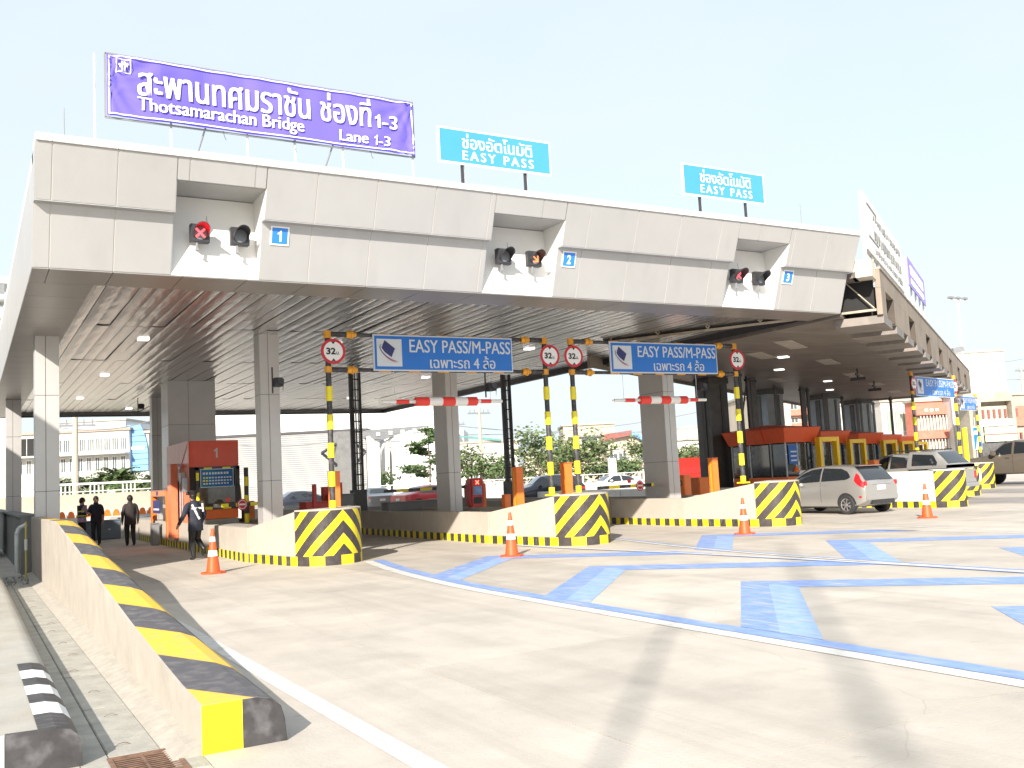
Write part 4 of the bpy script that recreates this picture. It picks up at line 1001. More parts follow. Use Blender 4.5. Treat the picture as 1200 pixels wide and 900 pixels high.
# orange / red square posts on the islands
M_dred = mat('deep_red', (0.42,0.03,0.02), 0.45, var=.06)
for (px, py0, py1, Y, w_, m, lab) in ((606,600,548,23.2,.24,M_orange,'tall orange post at the left wall of the middle nose'),(663,578,543,21.6,.24,M_orange,'tall orange post between the two striped posts of the middle nose'),
        (835,584,537,22.3,.22,M_orange,'tall orange post left of the third nose'),(391,597,553,22.6,.24,M_orange,'orange post just behind the first striped post'),
        (593,598,580,24.0,.2,M_orange,'short orange pedestal left of the tall orange post'),(368,597,568,26.5,.11,M_dred,'thin deep red post behind the square column'),
        (381,597,571,27.0,.2,M_dred,'deep red post left of the first striped post'),(398,597,566,26.5,.12,M_dred,'deep red post right of the first striped post'),
        (528,590,560,30.5,.14,M_dred,'deep red post right of the grey column'),(884,0,0,0,0,None,'')):
    if m is None: continue
    q = atY(px, py1, Y); zb = .7
    t = thing('island_post', lab, 'post', 'square coloured posts on the islands', (q.x,Y,0))
    MB().box(-w_/2,-w_/2,zb,w_/2,w_/2,q.z).build('post_body', m, t, bevel=.012); MB().box(-w_/2-.01,-w_/2-.01,q.z,w_/2+.01,w_/2+.01,q.z+.015).build('cap', m, t)
    MB().box(-w_/2-.03,-w_/2-.03,zb-.0,w_/2+.03,w_/2+.03,zb+.02).build('base_plate', M_dark, t)
    if px == 835 or px == 606: MB().box(-w_/2-.004,-.03,zb+.1,-w_/2,.03,q.z-.1).build('side_strip', M_amb, t)
q = atY(352,590,27); 
for (px, Y, z, w_, lab) in ((372,26.8,1.25,.9,'low dark red machine housing behind the first nose'),(500,31.0,1.0,3.2,'low grey steel rail housing behind the long island wall'),(820,26,1.3,.45,'orange box beside the massive dark column')):
    p_ = atY(px, 590, Y)
    cabinet(p_.x, Y, .7, w_, .6, z-.7, M_dred if px == 372 else (M_grey if px == 500 else M_orange), lab)
p_ = atY(426,602,24.8); cabinet(p_.x,26.6,.7,.62,.5,.72,mat('cabinet_grey',(0.12,0.125,0.13),.6,var=.1),'dark grey cabinet at the foot of the left lattice mast')
# lattice cable masts
def mast(px, Y, w_, lab, x=None):
    X = atY(px, 520, Y).x if x is None else x
    t = thing('cable_mast', lab, 'mast', 'dark lattice cable masts', (X,Y,0))
    for sx in (-1,1): MB().box(sx*w_/2-.03,-.05,.7,sx*w_/2+.03,.05,5.6).build('rail', M_dark, t)
    MB().box(-w_/2+.04,.06,.7,-w_/2+.16,.12,5.6).build('cable', M_blk, t); MB().box(.02,.06,.7,.06,.12,5.6).build('cable', M_grey, t); MB().box(.12,.06,.7,.15,.12,5.6).build('cable', M_steel, t)
    for k in range(13): MB().box(-w_/2+.03,-.03,.9+k*.37,w_/2-.03,.03,.94+k*.37).build('rung', M_dark, t)
    MB().box(-w_/2-.08,-.14,.68,w_/2+.08,.14,1.5).build('foot_box', mat('mast_foot',(0.10,0.105,0.11),.6), t)
mast(418,31.6,.36,'dark lattice mast rising behind the first striped post'); mast(596,31.8,.34,'dark lattice mast rising left of the two middle striped posts')
# ------------------------------------------------------------------ row of orange booths on the old islands
M_bglass = mat('booth_tint', (0.035,0.045,0.055), 0.08, var=.3, scale=2, coat=1.0)
M_yf = mat('yellow_frame', (0.90,0.58,0.015), 0.4, var=.06, coat=.2); M_bs = mat('blue_notice', (0.02,0.12,0.42), .45, var=.05)
M_roofr = mat('booth_roof_red', (0.80,0.115,0.03), .45, var=.08)
def booth(ox, oy, lab, full):
    t = thing('orange_booth', lab, 'booth', 'orange roofed booths in a row', (ox,oy,0))
    W_ = 1.5; D_ = 3.0
    MB().box(.06,.06,.7,W_-.06,D_,2.45).build('cabin', mat('booth_inside',(0.05,0.045,0.045),.8), t)
    MB().box(0,0,.70,W_,D_,1.12).build('lower_panel', M_bor, t, bevel=.01)
    for (x0,x1) in ((.03,.62),(.66,1.06),(1.10,W_-.03)): MB().box(x0,.015,1.18,x1,.05,2.40).build('window_pane', M_bglass, t)
    for (y0,y1) in ((.05,.75),(.82,1.9),(1.97,2.95)): MB().box(.015,y0,1.18,.05,y1,2.40).build('window_pane', M_bglass, t)
    for x in (.0,.62,1.06,W_-.04): MB().box(x,-.01,1.12,x+.04,.04,2.45).build('mullion', M_steel, t)
    for y in (.75,1.9,2.95): MB().box(-.01,y,1.12,.04,y+.06,2.45).build('mullion', M_steel, t)
    # flared roof
    z0,z1 = 2.45,3.02; e0,e1 = .06,.26
    vs = [(-e0,-e0,z0),(W_+e0,-e0,z0),(W_+e0,D_+e0,z0),(-e0,D_+e0,z0),(-e1,-e1,z1),(W_+e1,-e1,z1),(W_+e1,D_+e1,z1),(-e1,D_+e1,z1)]
    MB().add(vs,[(3,2,1,0),(4,5,6,7),(0,1,5,4),(1,2,6,5),(2,3,7,6),(3,0,4,7)]).build('roof_band', M_roofr, t)
    MB().add([(-e1,-e1,z1+.002),(W_+e1,-e1,z1+.002),(W_+e1,D_+e1,z1+.002),(-e1,D_+e1,z1+.002),(W_*.4,D_*.5,z1+.2),(W_*.6,D_*.5,z1+.2)],[(0,1,5,4),(1,2,5),(2,3,4,5),(3,0,4)]).build('roof_top', M_bred, t)
    for y in (1.0,2.3): MB().obox((-e0-.012,y,z0),(-e1-.012,y,z1),.03,.02).build('roof_seam', M_bred, t)
    MB().box(.14,-.03,1.62,.60,-.012,2.36).build('notice_board', M_bs, t)
    for k in range(3): MB().box(.24,-.036,1.72+k*.17,.56,-.031,1.78+k*.17).build('notice_line', M_refl, t)
    # yellow portal frame to the right
    fx = 1.36
    pf = thing('yellow_portal', 'yellow portal frame in front of '+lab.split(',')[0].replace('orange roofed ',''), 'frame', 'yellow portal frames beside the booths', (ox+fx,oy-.5,0))
    MB().box(0,0,.7,.16,.25,2.6).build('upright', M_yf, pf, bevel=.01); MB().box(.95,0,.7,1.11,.25,2.6).build('upright', M_yf, pf, bevel=.01); MB().box(.16,.003,2.42,.95,.247,2.6).build('lintel', M_yf, pf, bevel=.01)
    MB().box(.2,.3,.8,.92,.34,2.4).build('door_pane', M_bglass, pf); MB().box(.44,.27,.8,.5,.3,2.4).build('door_edge', M_steel, pf)
    if full:
        MB().box(.68,-.02,1.12,1.05,.012,1.34).build('white_counter', M_white, t)
        MB().lathe([(0,.2),(.06,.18),(.12,.08),(.14,0)],(.5,.0,1.3),12).build('red_lamp', M_bor, t)
booth(27.6,27.0,'orange roofed booth nearest the camera, left end of the booth row',True)
booth(34.4,31.4,'second orange roofed booth of the row, behind the silver car',False)
booth(41.4,35.2,'third orange roofed booth of the row, above the pickup',False)
booth(48.0,39.2,'fourth orange roofed booth of the row',False)
booth(55.0,43.5,'farthest orange roofed booth, last of the row',False)
# thin dark cable posts above the booth row
for i,(px,Y) in enumerate(((872,28.5),(881,30),(887,30.5),(913,33.5),(945,34),(951,34.6),(971,37.5),(991,39),(1008,41),(1012,41.5),(1027,43),(1048,40))):
    q = atY(px, 520, Y)
    t = thing('cable_post', ('thin dark post above the booth row, number %d from the left' % (i+1)) if False else 'thin dark post between booth roofs and old ceiling, '+['left of all','second from left','thick one of the left trio','beside the first blue grey column','before the second roof','twin beside the one before it','above the third roof','beside the second blue grey column','left of the far pair','right of the far pair','above the last roofs','rightmost of all'][i], 'post', 'thin dark cable posts', (q.x,Y,0))
    w_ = .3 if i in (2,4,6) else .12
    MB().box(-w_/2,-.06,.7,w_/2,.06,5.41).build('shaft', M_dcol, t); MB().box(-w_/2-.03,-.09,5.2,w_/2+.03,.09,5.3).build('bracket', M_dark, t)
    if i == 1: MB().obox((0,0,5.3),(-.6,.1,2.6),.05,.05).build('cable', M_blk, t)
# ------------------------------------------------------------------ right hand lane signs
p = (35.0,26.6)
def small_gantry(xa, ya, xb, yb, lab, far=False):
    rz_ = atan2(yb-ya, xb-xa); L = sqrt((xb-xa)**2+(yb-ya)**2)
    if not far: post(xa,ya,5.17,1.15,'striped post at the left end of the '+lab); 
    post(xb,yb,5.17,1.15,'striped post at the right end of the '+lab)
    lane_sign(0,L-.5,4.15,4.98,0,'blue EASY PASS sign of the '+lab, loc=(xa+.27*cos(rz_),ya+.27*sin(rz_)-.1,4.15), rz=rz_)
    round_sign(xa+.05,ya,4.66,'round 32 height sign, left of the '+lab+' sign',rz=rz_); round_sign(xb-.05,yb,4.66,'round 32 height sign, right of the '+lab+' sign',rz=rz_)
small_gantry(34.05,26.0,38.45,27.15,'right hand gantry near the shophouses')
small_gantry(49.4,34.8,52.6,35.8,'farthest gantry by the old canopy end',True)
q1 = (35.55,24.9)
t = thing('yellow_bollard_post','thick bright yellow post on the second right hand nose','post',None,(38.45,26.85,0)); MB().tube((0,0,1.15),(0,0,2.75),.11,n=14).build('shaft',M_sleeve,t,smooth=True); MB().tube((0,0,2.75),(0,0,2.8),.12,n=14).build('cap',M_sleeve,t)
cabinet(29.4,24.4,1.17,.3,.3,.42,M_orange,'small orange box on top of the white island wall')
# road direction sign
t = thing('direction_sign','blue and white road direction sign before the shophouses','sign',None,(55.0,38.0,0))
q = atY(1143,495,38); MB().box(q.x-55-.42,-.05,1.85,q.x-55+.42,.05,3.3).build('board',M_txt,t,bevel=.02)
MB().box(q.x-55-.38,-.056,1.89,q.x-55+.38,-.051,3.26).build('blue_face',mat('dir_blue',(0.02,0.2,0.62),.4),t)
MB().add([(q.x-55-.24,-.06,1.9),(q.x-55+.24,-.06,1.9),(q.x-55+.06,-.06,2.6),(q.x-55-.06,-.06,2.6)],[(0,1,2,3)]).build('road_symbol',M_txt,t,recalc=False)
MB().box(q.x-55-.3,-.06,2.8,q.x-55+.3,-.0565,3.05).build('white_band',M_txt,t)
MB().tube((q.x-55,.08,0),(q.x-55,.08,3.9),.06).build('post',M_steel,t)
# cones
M_cone = mat('cone_orange', (0.80,0.10,0.025), 0.45, var=.06, scale=8); M_refw = mat('cone_white', (0.8,0.8,0.78), .35, var=.04)
def cone(x, y, lab, s=1.0):
    t = thing('traffic_cone', lab, 'cone', 'orange traffic cones', (x,y,0), random.uniform(0,1))
    h = .93*s
    def rr(z): return .15-.12*z/(h-.03)
    for a, b, m, nm in ((.03,.36,M_cone,'cone_body'),(.36,.48,M_refw,'reflective_band'),(.48,.66,M_cone,'cone_body'),(.66,.76,M_refw,'reflective_band'),(.76,.93,M_cone,'cone_tip')):
        a *= s; b *= s; k = .0035 if m is M_refw else 0
        MB().lathe([(rr(a)+k,a),(rr(b)+k,b)]+([(0,b)] if nm=='cone_tip' else []),(0,0,0),22).build(nm, m, t, smooth=True)
    MB().prism([(.26*cos(2*pi*i/8+pi/8),.26*sin(2*pi*i/8+pi/8)) for i in range(8)],0.0,.035).build('base', M_cone, t, bevel=.008)
q = atZ(250,672); cone(q.x,q.y,'orange cone left of the first striped nose, nearest the officer')
q = atZ(600,652); cone(q.x,q.y,'orange cone on the blue line before the middle nose',1.0)
q = atZ(873,626); cone(q.x,q.y,'orange cone before the nose beside the silver hatchback',.95)
q = atZ(1087,607); cone(q.x,q.y,'orange cone at right, before the white walled island',1.0)
# ------------------------------------------------------------------ vehicles
def paint(name, col, metal=0.45, rough=.32):
    return mat(name, col, rough, metal=metal, var=.03, scale=1.0, coat=.7)
M_tyre = mat('tyre_rubber',(0.03,0.03,0.032),.8,var=.1); M_rim = mat('alloy_rim',(0.55,0.55,0.56),.3,metal=.8,var=.03); M_tail = mat('tail_lamp',(0.55,0.015,0.02),.2,var=0,coat=1.0)
M_head = mat('head_lamp',(0.6,0.62,0.65),.15,var=0,coat=1.0); M_trim = mat('black_trim',(0.03,0.03,0.032),.5,var=0); M_plate = mat('number_plate',(0.75,0.75,0.72),.5,var=0)
def lerpk(tab, x):
    """smooth interpolation through (x, v) pairs"""
    if x <= tab[0][0]: return tab[0][1]
    if x >= tab[-1][0]: return tab[-1][1]
    for i in range(len(tab)-1):
        if tab[i][0] <= x <= tab[i+1][0]:
            t = (x-tab[i][0])/(tab[i+1][0]-tab[i][0]); 
            a = tab[max(i-1,0)]; b = tab[i]; c = tab[i+1]; d = tab[min(i+2,len(tab)-1)]
            m0 = (c[1]-a[1])/(c[0]-a[0]+1e-9)*(c[0]-b[0]); m1 = (d[1]-b[1])/(d[0]-b[0]+1e-9)*(c[0]-b[0])
            lim = abs(c[1]-b[1])*1.5; m0 = max(-lim,min(lim,m0)); m1 = max(-lim,min(lim,m1))
            return (2*t**3-3*t**2+1)*b[1]+(t**3-2*t**2+t)*m0+(-2*t**3+3*t**2)*c[1]+(t**3-t**2)*m1
class Car:
    """x runs from the rear (0) to the nose (L); y sideways; tables give roof line, belt line, sill and half widths"""
    def __init__(s, L, roof, belt, sill, hw, hr):
        s.L=L; s.roof=roof; s.belt=belt; s.sill=sill; s.hw=hw; s.hr=hr
    def section(s, x):
        r=lerpk(s.roof,x); b=min(lerpk(s.belt,x), r-0.02); z0=lerpk(s.sill,x); w_=lerpk(s.hw,x); hr=min(lerpk(s.hr,x),w_)
        k = min(1,max(0,(r-b)/.35))
        wr = hr*k+(w_*.90)*(1-k)
        return [(w_*.80,z0),(w_*.955,z0+.05),(w_*.985,z0+.18),(w_,z0+(b-z0)*.55),(w_*.99,z0+(b-z0)*.8),(w_*.955,b),(wr+(w_*.955-wr)*.5,b+(r-b)*.5),(wr*.985,b+(r-b)*.85),(wr*.90,r-.035*k-.004),(wr*.6,r-.004),(0,r)]
    def side(s, x, z):
        S = s.section(x)
        for a, b in zip(S[:-1], S[1:]):
            if a[1] <= z <= b[1] and b[1] > a[1]: return a[0]+(b[0]-a[0])*(z-a[1])/(b[1]-a[1])
        return S[0][0] if z < S[0][1] else S[-2][0]
    def body(s, t, m, n=46):
        mb = MB(); xs = [s.L*i/n for i in range(n+1)]; rows = []
        for x in xs:
            S = s.section(x); ring = [(x,y,z) for y,z in S]+[(x,-y,z) for y,z in S[::-1][1:]]
            rows.append(ring)
        k = len(rows[0]); 
        for r in rows: mb.v += r
        for i in range(n):
            for j in range(k-1): mb.f.append((i*k+j,(i+1)*k+j,(i+1)*k+j+1,i*k+j+1)); mb.m.append(0)
            mb.f.append((i*k+k-1,(i+1)*k+k-1,(i+1)*k,i*k)); mb.m.append(0)
        mb.f.append(tuple(range(k))); mb.f.append(tuple(range(n*k+k-1,n*k-1,-1))); mb.m += [0,0]
        return mb.build('body', m, t, smooth=True, angle=32)
    def side_patch(s, t, name, m, poly, sgn, off=.006, n=14):
        """poly: list of (x,z_low,z_high)"""
        mb = MB(); nz = 6
        def f(tab, x, idx):
            x = max(tab[0][0], min(tab[-1][0], x))
            for a, b in zip(tab[:-1], tab[1:]):
                if a[0] <= x <= b[0]: return a[idx]+(b[idx]-a[idx])*(x-a[0])/(b[0]-a[0]+1e-9)
            return tab[-1][idx]
        x0, x1 = poly[0][0], poly[-1][0]
        for i in range(n):
            xa = x0+(x1-x0)*i/n; xb = x0+(x1-x0)*(i+1)/n
            for j in range(nz):
                def pt(x, u): 
                    z = f(poly,x,1)+(f(poly,x,2)-f(poly,x,1))*u; return (x, sgn*(s.side(x,z)+off), z)
                q = [pt(xa,j/nz),pt(xb,j/nz),pt(xb,(j+1)/nz),pt(xa,(j+1)/nz)]
                if sgn > 0: q = q[::-1]
                mb.quad(*q)
        return mb.build(name, m, t, smooth=True, recalc=False)
    def top_patch(s, t, name, m, x0, x1, wf, off=.008, n=8):
        mb = MB()
        for i in range(n):
            xa = x0+(x1-x0)*i/n; xb = x0+(x1-x0)*(i+1)/n
            for j in range(8):
                def pt(x, u):
                    S = s.section(x); r = S[-1][1]; ww = S[-3][0]*wf; y = ww*(-1+2*u); z = r+off-.03*abs(-1+2*u)**3*0.6
                    d = (lerpk(s.roof,x+.02)-lerpk(s.roof,x-.02))/.04; nl = sqrt(1+d*d)
                    return (x-off*d/nl, y, z+.004)
                mb.quad(pt(xa,j/8),pt(xb,j/8),pt(xb,(j+1)/8),pt(xa,(j+1)/8))
        return mb.build(name, m, t, smooth=True, recalc=False)
    def wheels(s, t, xs, r, track, rimc=None, arch=None):
        for x in xs:
            for sg in (1,-1):
                mb = MB(); n = 28
                MB().add([(x+(r+.055)*cos(2*pi*k/n), sg*(track-.0), r+.01+(r+.055)*sin(2*pi*k/n)) for k in range(n)],[tuple(range(n))]).build('wheel_arch', M_trim, t, recalc=False) if False else None
                A = MB(); R = r+.06
                pts = [(x+R*cos(a), max(lerpk(s.sill,x)-.0, r+.01+R*sin(a))) for a in [pi*k/20-.15 for k in range(24)]]
                A.add([(p[0], sg*(s.side(p[0],max(p[1],lerpk(s.sill,p[0])+.02))+.004), p[1]) for p in pts]+[(x,sg*(track+.01),r)],[(k,k+1,len(pts)) if sg>0 else (k+1,k,len(pts)) for k in range(len(pts)-1)])
                A.build('wheel_arch', M_trim, t, recalc=False)
                wh = thing('wheel','','',None); del wh['label']; del wh['category']; wh.parent = t; wh.location = (x, sg*(track-.055), r)
                def disc(r0, r1, y0, y1, m, nm, nn=28):
                    mb = MB(); prof = [(r0*.0,y0),(r0,y0),(r1,y1),(0,y1)]
                tyre = MB(); prof = [(r*.66,-.09),(r*.93,-.095),(r,-.07),(r,.07),(r*.93,.095),(r*.66,.09)]
                nn = 30
                for k in range(nn):
                    a0=2*pi*k/nn; a1=2*pi*(k+1)/nn
                    for p, q in zip(prof[:-1],prof[1:]): tyre.quad((p[0]*cos(a0),p[1],p[0]*sin(a0)),(q[0]*cos(a0),q[1],q[0]*sin(a0)),(q[0]*cos(a1),q[1],q[0]*sin(a1)),(p[0]*cos(a1),p[1],p[0]*sin(a1)))
                tyre.build('tyre', M_tyre, wh, smooth=True)
                bk_ = MB().add([(r*.68*cos(2*pi*k/24),sg*.03,r*.68*sin(2*pi*k/24)) for k in range(24)],[tuple(range(24))]).build('rim_well', M_trim, wh, recalc=False)
                rim = MB()
                for k in range(nn):
                    a0=2*pi*k/nn; a1=2*pi*(k+1)/nn
                    rim.quad((r*.60*cos(a0),sg*.075,r*.60*sin(a0)),(r*.68*cos(a0),sg*.088,r*.68*sin(a0)),(r*.68*cos(a1),sg*.088,r*.68*sin(a1)),(r*.60*cos(a1),sg*.075,r*.60*sin(a1)))
                for k in range(7):
                    a = 2*pi*k/7; rim.obox((0,sg*.07,0),(r*.62*cos(a),sg*.07,r*.62*sin(a)),.03,.06 if True else 0, up=(0,1,0)) if False else rim.add([(r*.12*cos(a-.5),sg*.08,r*.12*sin(a-.5)),(r*.62*cos(a-.13),sg*.072,r*.62*sin(a-.13)),(r*.62*cos(a+.13),sg*.072,r*.62*sin(a+.13)),(r*.12*cos(a+.5),sg*.08,r*.12*sin(a+.5))],[(0,1,2,3)])
                rim.build('rim', rimc or M_rim, wh, recalc=False)
                MB().tube((0,sg*.06,0),(0,sg*.09,0),r*.14,n=12).build('hub', rimc or M_rim, wh)
def place(t, x, y, rz): t.location = (x,y,0); t.rotation_euler = (0,0,rz)
def hatchback(x, y, rz, m, lab, glass=None):
    t = thing('hatchback', lab, 'car'); glass = glass or M_glass
    c = Car(3.95, [(0,.93),(.05,1.0),(.28,1.30),(.50,1.455),(.9,1.50),(1.7,1.515),(2.3,1.46),(2.75,1.27),(3.1,1.05),(3.4,.94),(3.75,.80),(3.9,.66),(3.95,.5)],
            [(0,.93),(.4,1.05),(1.2,1.02),(2.2,.96),(3.0,.90),(3.95,.6)], [(0,.36),(.25,.24),(.6,.2),(3.3,.2),(3.8,.25),(3.95,.34)],
            [(0,.72),(.12,.79),(.5,.84),(1.2,.845),(3.0,.84),(3.6,.78),(3.85,.66),(3.95,.52)], [(0,.55),(.4,.60),(1,.63),(2.0,.63),(2.7,.58),(3.95,.5)])
    c.body(t, m)
    for sg in (1,-1):
        c.side_patch(t,'side_window',glass,[(.50,1.12,1.16),(.62,1.06,1.30),(.9,1.045,1.40),(1.62,1.02,1.435)],sg)
        c.side_patch(t,'side_window',glass,[(1.68,1.02,1.435),(2.1,1.0,1.40),(2.5,.985,1.27),(2.95,.97,1.02)],sg)
        c.side_patch(t,'tail_light',M_tail,[(.012,.80,.92),(.12,.84,1.03),(.24,.92,1.19),(.34,1.03,1.25)],sg,.010)
        c.side_patch(t,'door_seam',M_trim,[(1.64,.35,1.0),(1.652,.35,1.0)],sg,.003,2)
        c.side_patch(t,'door_seam',M_trim,[(2.72,.35,.95),(2.732,.35,.95)],sg,.003,2)
        c.side_patch(t,'door_handle',m,[(1.35,.90,.925),(1.5,.90,.925)],sg,.025,2); c.side_patch(t,'door_handle',m,[(2.3,.87,.895),(2.45,.87,.895)],sg,.025,2)
        c.side_patch(t,'sill_shadow',M_trim,[(.75,.195,.23),(3.0,.195,.23)],sg,.004,8)
        c.side_patch(t,'reflector',M_tail,[(.10,.50,.56),(.18,.50,.56)],sg,.012,2)
        MB().box(2.65,sg*.86,.98,2.80,sg*1.02,1.1).build('mirror',m,t,bevel=.03)
        MB().box(-.012,sg*.62,.86,.03,sg*.74,1.0).build('tail_light',M_tail,t,bevel=.01)
        MB().extr([(sg*.5,.52),(sg*.68,.55),(sg*.66,.43),(sg*.55,.40)],'x',-.018,.02).build('bumper_vent',M_trim,t)
    c.top_patch(t,'rear_window',M_glass,.065,.46,1.02,.012)
    c.top_patch(t,'windscreen',glass,2.32,3.02,.95,.010)
    MB().box(.42,-.35,1.452,.50,.35,1.478).build('brake_light_strip',M_tail,t); MB().box(.33,-.52,1.455,.56,.52,1.475).build('spoiler',m,t,bevel=.01)
    MB().box(-.022,-.17,.72,.01,.17,.86).build('number_plate',M_plate,t,bevel=.004); MB().box(-.018,-.42,.89,.01,.42,.915).build('chrome_strip',M_rim,t)
    MB().box(-.055,-.70,.40,.05,.70,.60).build('rear_bumper',m,t,bevel=.03,smooth=True); MB().box(-.06,-.5,.30,.05,.5,.42).build('bumper_skirt',M_trim,t,bevel=.01)
    mb = MB(); mb.obox((-.02,-.42,1.03),(-.0,.05,1.06),.012,.012); mb.build('wiper',M_trim,t)
    MB().tube((1.0,.0,1.5),(.9,.0,1.58),.006).build('aerial',M_trim,t)
    c.wheels(t,(.66,3.19),.295,.82)
    place(t,x,y,rz); return t
def suv(x, y, rz, m, lab, kind='sedan', nm='parked_car', s=1.0):
    t = thing(nm, lab, 'car')
    if kind == 'sedan':
        c = Car(4.5,[(0,.95),(.5,1.04),(.8,1.1),(1.35,1.38),(2.0,1.45),(2.6,1.42),(3.3,1.05),(3.6,.97),(4.2,.82),(4.5,.55)],[(0,.93),(1,1.0),(3,.93),(4.5,.5)],[(0,.35),(.4,.22),(4,.22),(4.5,.33)],[(0,.7),(.3,.84),(1,.87),(3.6,.86),(4.2,.76),(4.5,.55)],[(0,.5),(1.2,.58),(2,.62),(2.8,.6),(4.5,.5)])
        wins = [[(.98,1.04,1.08),(1.3,1.02,1.30),(1.95,1.0,1.385)],[(2.02,1.0,1.39),(2.5,.98,1.36),(3.05,.96,1.06)]]; scr=(2.7,3.26); rw=(.84,1.30)
    else:
        c = Car(4.4,[(0,1.0),(.08,1.1),(.4,1.52),(.7,1.62),(1.8,1.68),(2.4,1.62),(3.05,1.15),(3.4,1.06),(4.1,.92),(4.4,.6)],[(0,1.0),(1,1.05),(3,1.0),(4.4,.6)],[(0,.4),(.4,.28),(4,.28),(4.4,.4)],[(0,.78),(.3,.88),(1,.9),(3.5,.89),(4.1,.8),(4.4,.6)],[(0,.6),(.6,.64),(1.5,.67),(2.5,.64),(4.4,.5)])
        wins = [[(.35,1.15,1.2),(.6,1.12,1.5),(1.55,1.1,1.58)],[(1.62,1.1,1.58),(2.3,1.07,1.54),(2.85,1.05,1.15)]]; scr=(2.45,3.0); rw=(.12,.4)
    c.body(t,m)
    for sg in (1,-1):
        for w_ in wins: c.side_patch(t,'side_window',M_glass,w_,sg)
        c.side_patch(t,'tail_light',M_tail,[(.01,.8,.95),(.3,.83,.94)],sg,.01,4); c.side_patch(t,'head_light',M_head,[(c.L-.45,.68,.80),(c.L-.12,.62,.72)],sg,.01,4)
        c.side_patch(t,'door_seam',M_trim,[(wins[1][0][0]-.04,.35,1.0),(wins[1][0][0]-.03,.35,1.0)],sg,.003,2)
        MB().box(wins[1][-1][0]-.3,sg*.86,1.0,wins[1][-1][0]-.12,sg*1.04,1.12).build('mirror',m,t,bevel=.03)
    c.top_patch(t,'windscreen',M_glass,scr[0],scr[1],.93,.01); c.top_patch(t,'rear_window',M_glass,rw[0],rw[1],.93,.012)
    MB().box(-.02,-.17,.65,.02,.17,.78).build('number_plate',M_plate,t)
    c.wheels(t,(.8,c.L-.85),.33,.85)
    place(t,x,y,rz); return t
def pickup(x, y, rz, m, lab, cap=False, open_bed=True):
    t = thing('pickup_truck', lab, 'pickup')
    c = Car(3.6,[(0,1.72),(.06,1.745),(.8,1.79),(1.2,1.76),(1.9,1.30),(2.1,1.20),(3.2,1.06),(3.5,.9),(3.6,.7)],[(0,1.18),(1.9,1.14),(3.0,1.0),(3.6,.7)],[(0,.42),(3.3,.42),(3.6,.5)],[(0,.88),(2.6,.88),(3.3,.82),(3.6,.66)],[(0,.66),(1.2,.66),(2,.62),(3.6,.5)])
    cab = thing('cab','','',None); del cab['label']; del cab['category']; cab.parent = t; cab.location = (1.65,0,.0)
    c.body(cab,m)
    for sg in (1,-1):
        c.side_patch(cab,'side_window',M_glass,[(.06,1.24,1.62),(.82,1.22,1.70)],sg); c.side_patch(cab,'side_window',M_glass,[(.92,1.22,1.69),(1.25,1.2,1.63),(1.85,1.19,1.26)],sg)
        c.side_patch(cab,'door_seam',M_trim,[(.86,.5,1.2),(.875,.5,1.2)],sg,.003,2); c.side_patch(cab,'door_handle',M_trim,[(.12,1.05,1.08),(.3,1.05,1.08)],sg,.02,2); c.side_patch(cab,'door_handle',M_trim,[(1.0,1.05,1.08),(1.18,1.05,1.08)],sg,.02,2)
        MB().box(1.55,sg*.86,1.18,1.72,sg*1.08,1.38).build('mirror',m if not cap else M_white,cab,bevel=.03)
    c.top_patch(cab,'windscreen',M_glass,1.25,1.95,.9,.01)
    bh = 1.10
    MB().box(0,-.86,.55,1.62,-.80,bh).build('bed_side',m,t,bevel=.015); MB().box(0,.80,.55,1.62,.86,bh).build('bed_side',m,t,bevel=.015)
    MB().box(-.02,-.80,.60,.05,.80,bh).build('tailgate',m,t,bevel=.015); MB().box(0,-.8,.55,1.62,.8,.62).build('bed_floor',M_trim,t)
    MB().box(-.14,-.85,.45,.0,.85,.6).build('rear_bumper',M_rim,t,bevel=.02)
    for sg in (1,-1): MB().box(-.03,sg*.72,.75,.04,sg*.865,1.02).build('tail_light',M_tail,t,bevel=.01)
    if cap:
        cc = Car(1.66,[(0,1.28),(.05,1.33),(.55,1.80),(.75,1.85),(1.66,1.86)],[(0,1.22),(1.66,1.22)],[(0,1.115),(1.66,1.115)],[(0,.83),(.3,.86),(1.66,.86)],[(0,.62),(1.66,.68)])
        cc.body(t,m)
        for sg in (1,-1): cc.side_patch(t,'canopy_window',M_glass,[(.42,1.24,1.40),(.62,1.22,1.68),(1.5,1.22,1.74)],sg)
        cc.top_patch(t,'canopy_rear_window',M_glass,.07,.52,.95,.012)
        for yy in (-.55,.55): MB().box(.7,yy-.02,1.86,2.6,yy+.02,1.90).build('roof_rail',M_trim,t)
    else:
        mb = MB()
        MB().obox((1.58,-.8,1.1),(1.58,-.8,1.75),.05,.05).obox((1.58,.8,1.1),(1.58,.8,1.75),.05,.05).obox((1.58,-.8,1.72),(1.58,.8,1.72),.05,.05).obox((.1,-.8,1.1),(.1,-.8,1.7),.05,.05).obox((.1,.8,1.1),(.1,.8,1.7),.05,.05).obox((.1,-.8,1.7),(1.58,-.8,1.7),.05,.05).obox((.1,.8,1.7),(1.58,.8,1.7),.05,.05).build('bed_frame',M_trim,t)
    c2 = Car(5.25,[(0,1.1),(5.25,1.1)],[(0,1.05),(5.25,1.05)],[(0,.42),(5.25,.42)],[(0,.87),(5.25,.86)],[(0,.6),(5.25,.6)])
    c2.wheels(t,(.95,4.25),.38,.84)
    place(t,x,y,rz); return t
P_silver = paint('silver_paint',(0.38,0.375,0.36),.5,.28); P_brown = paint('brown_paint',(0.165,0.14,0.11),.35,.36); P_grey = paint('grey_car_paint',(0.30,0.30,0.29),.3,.35)
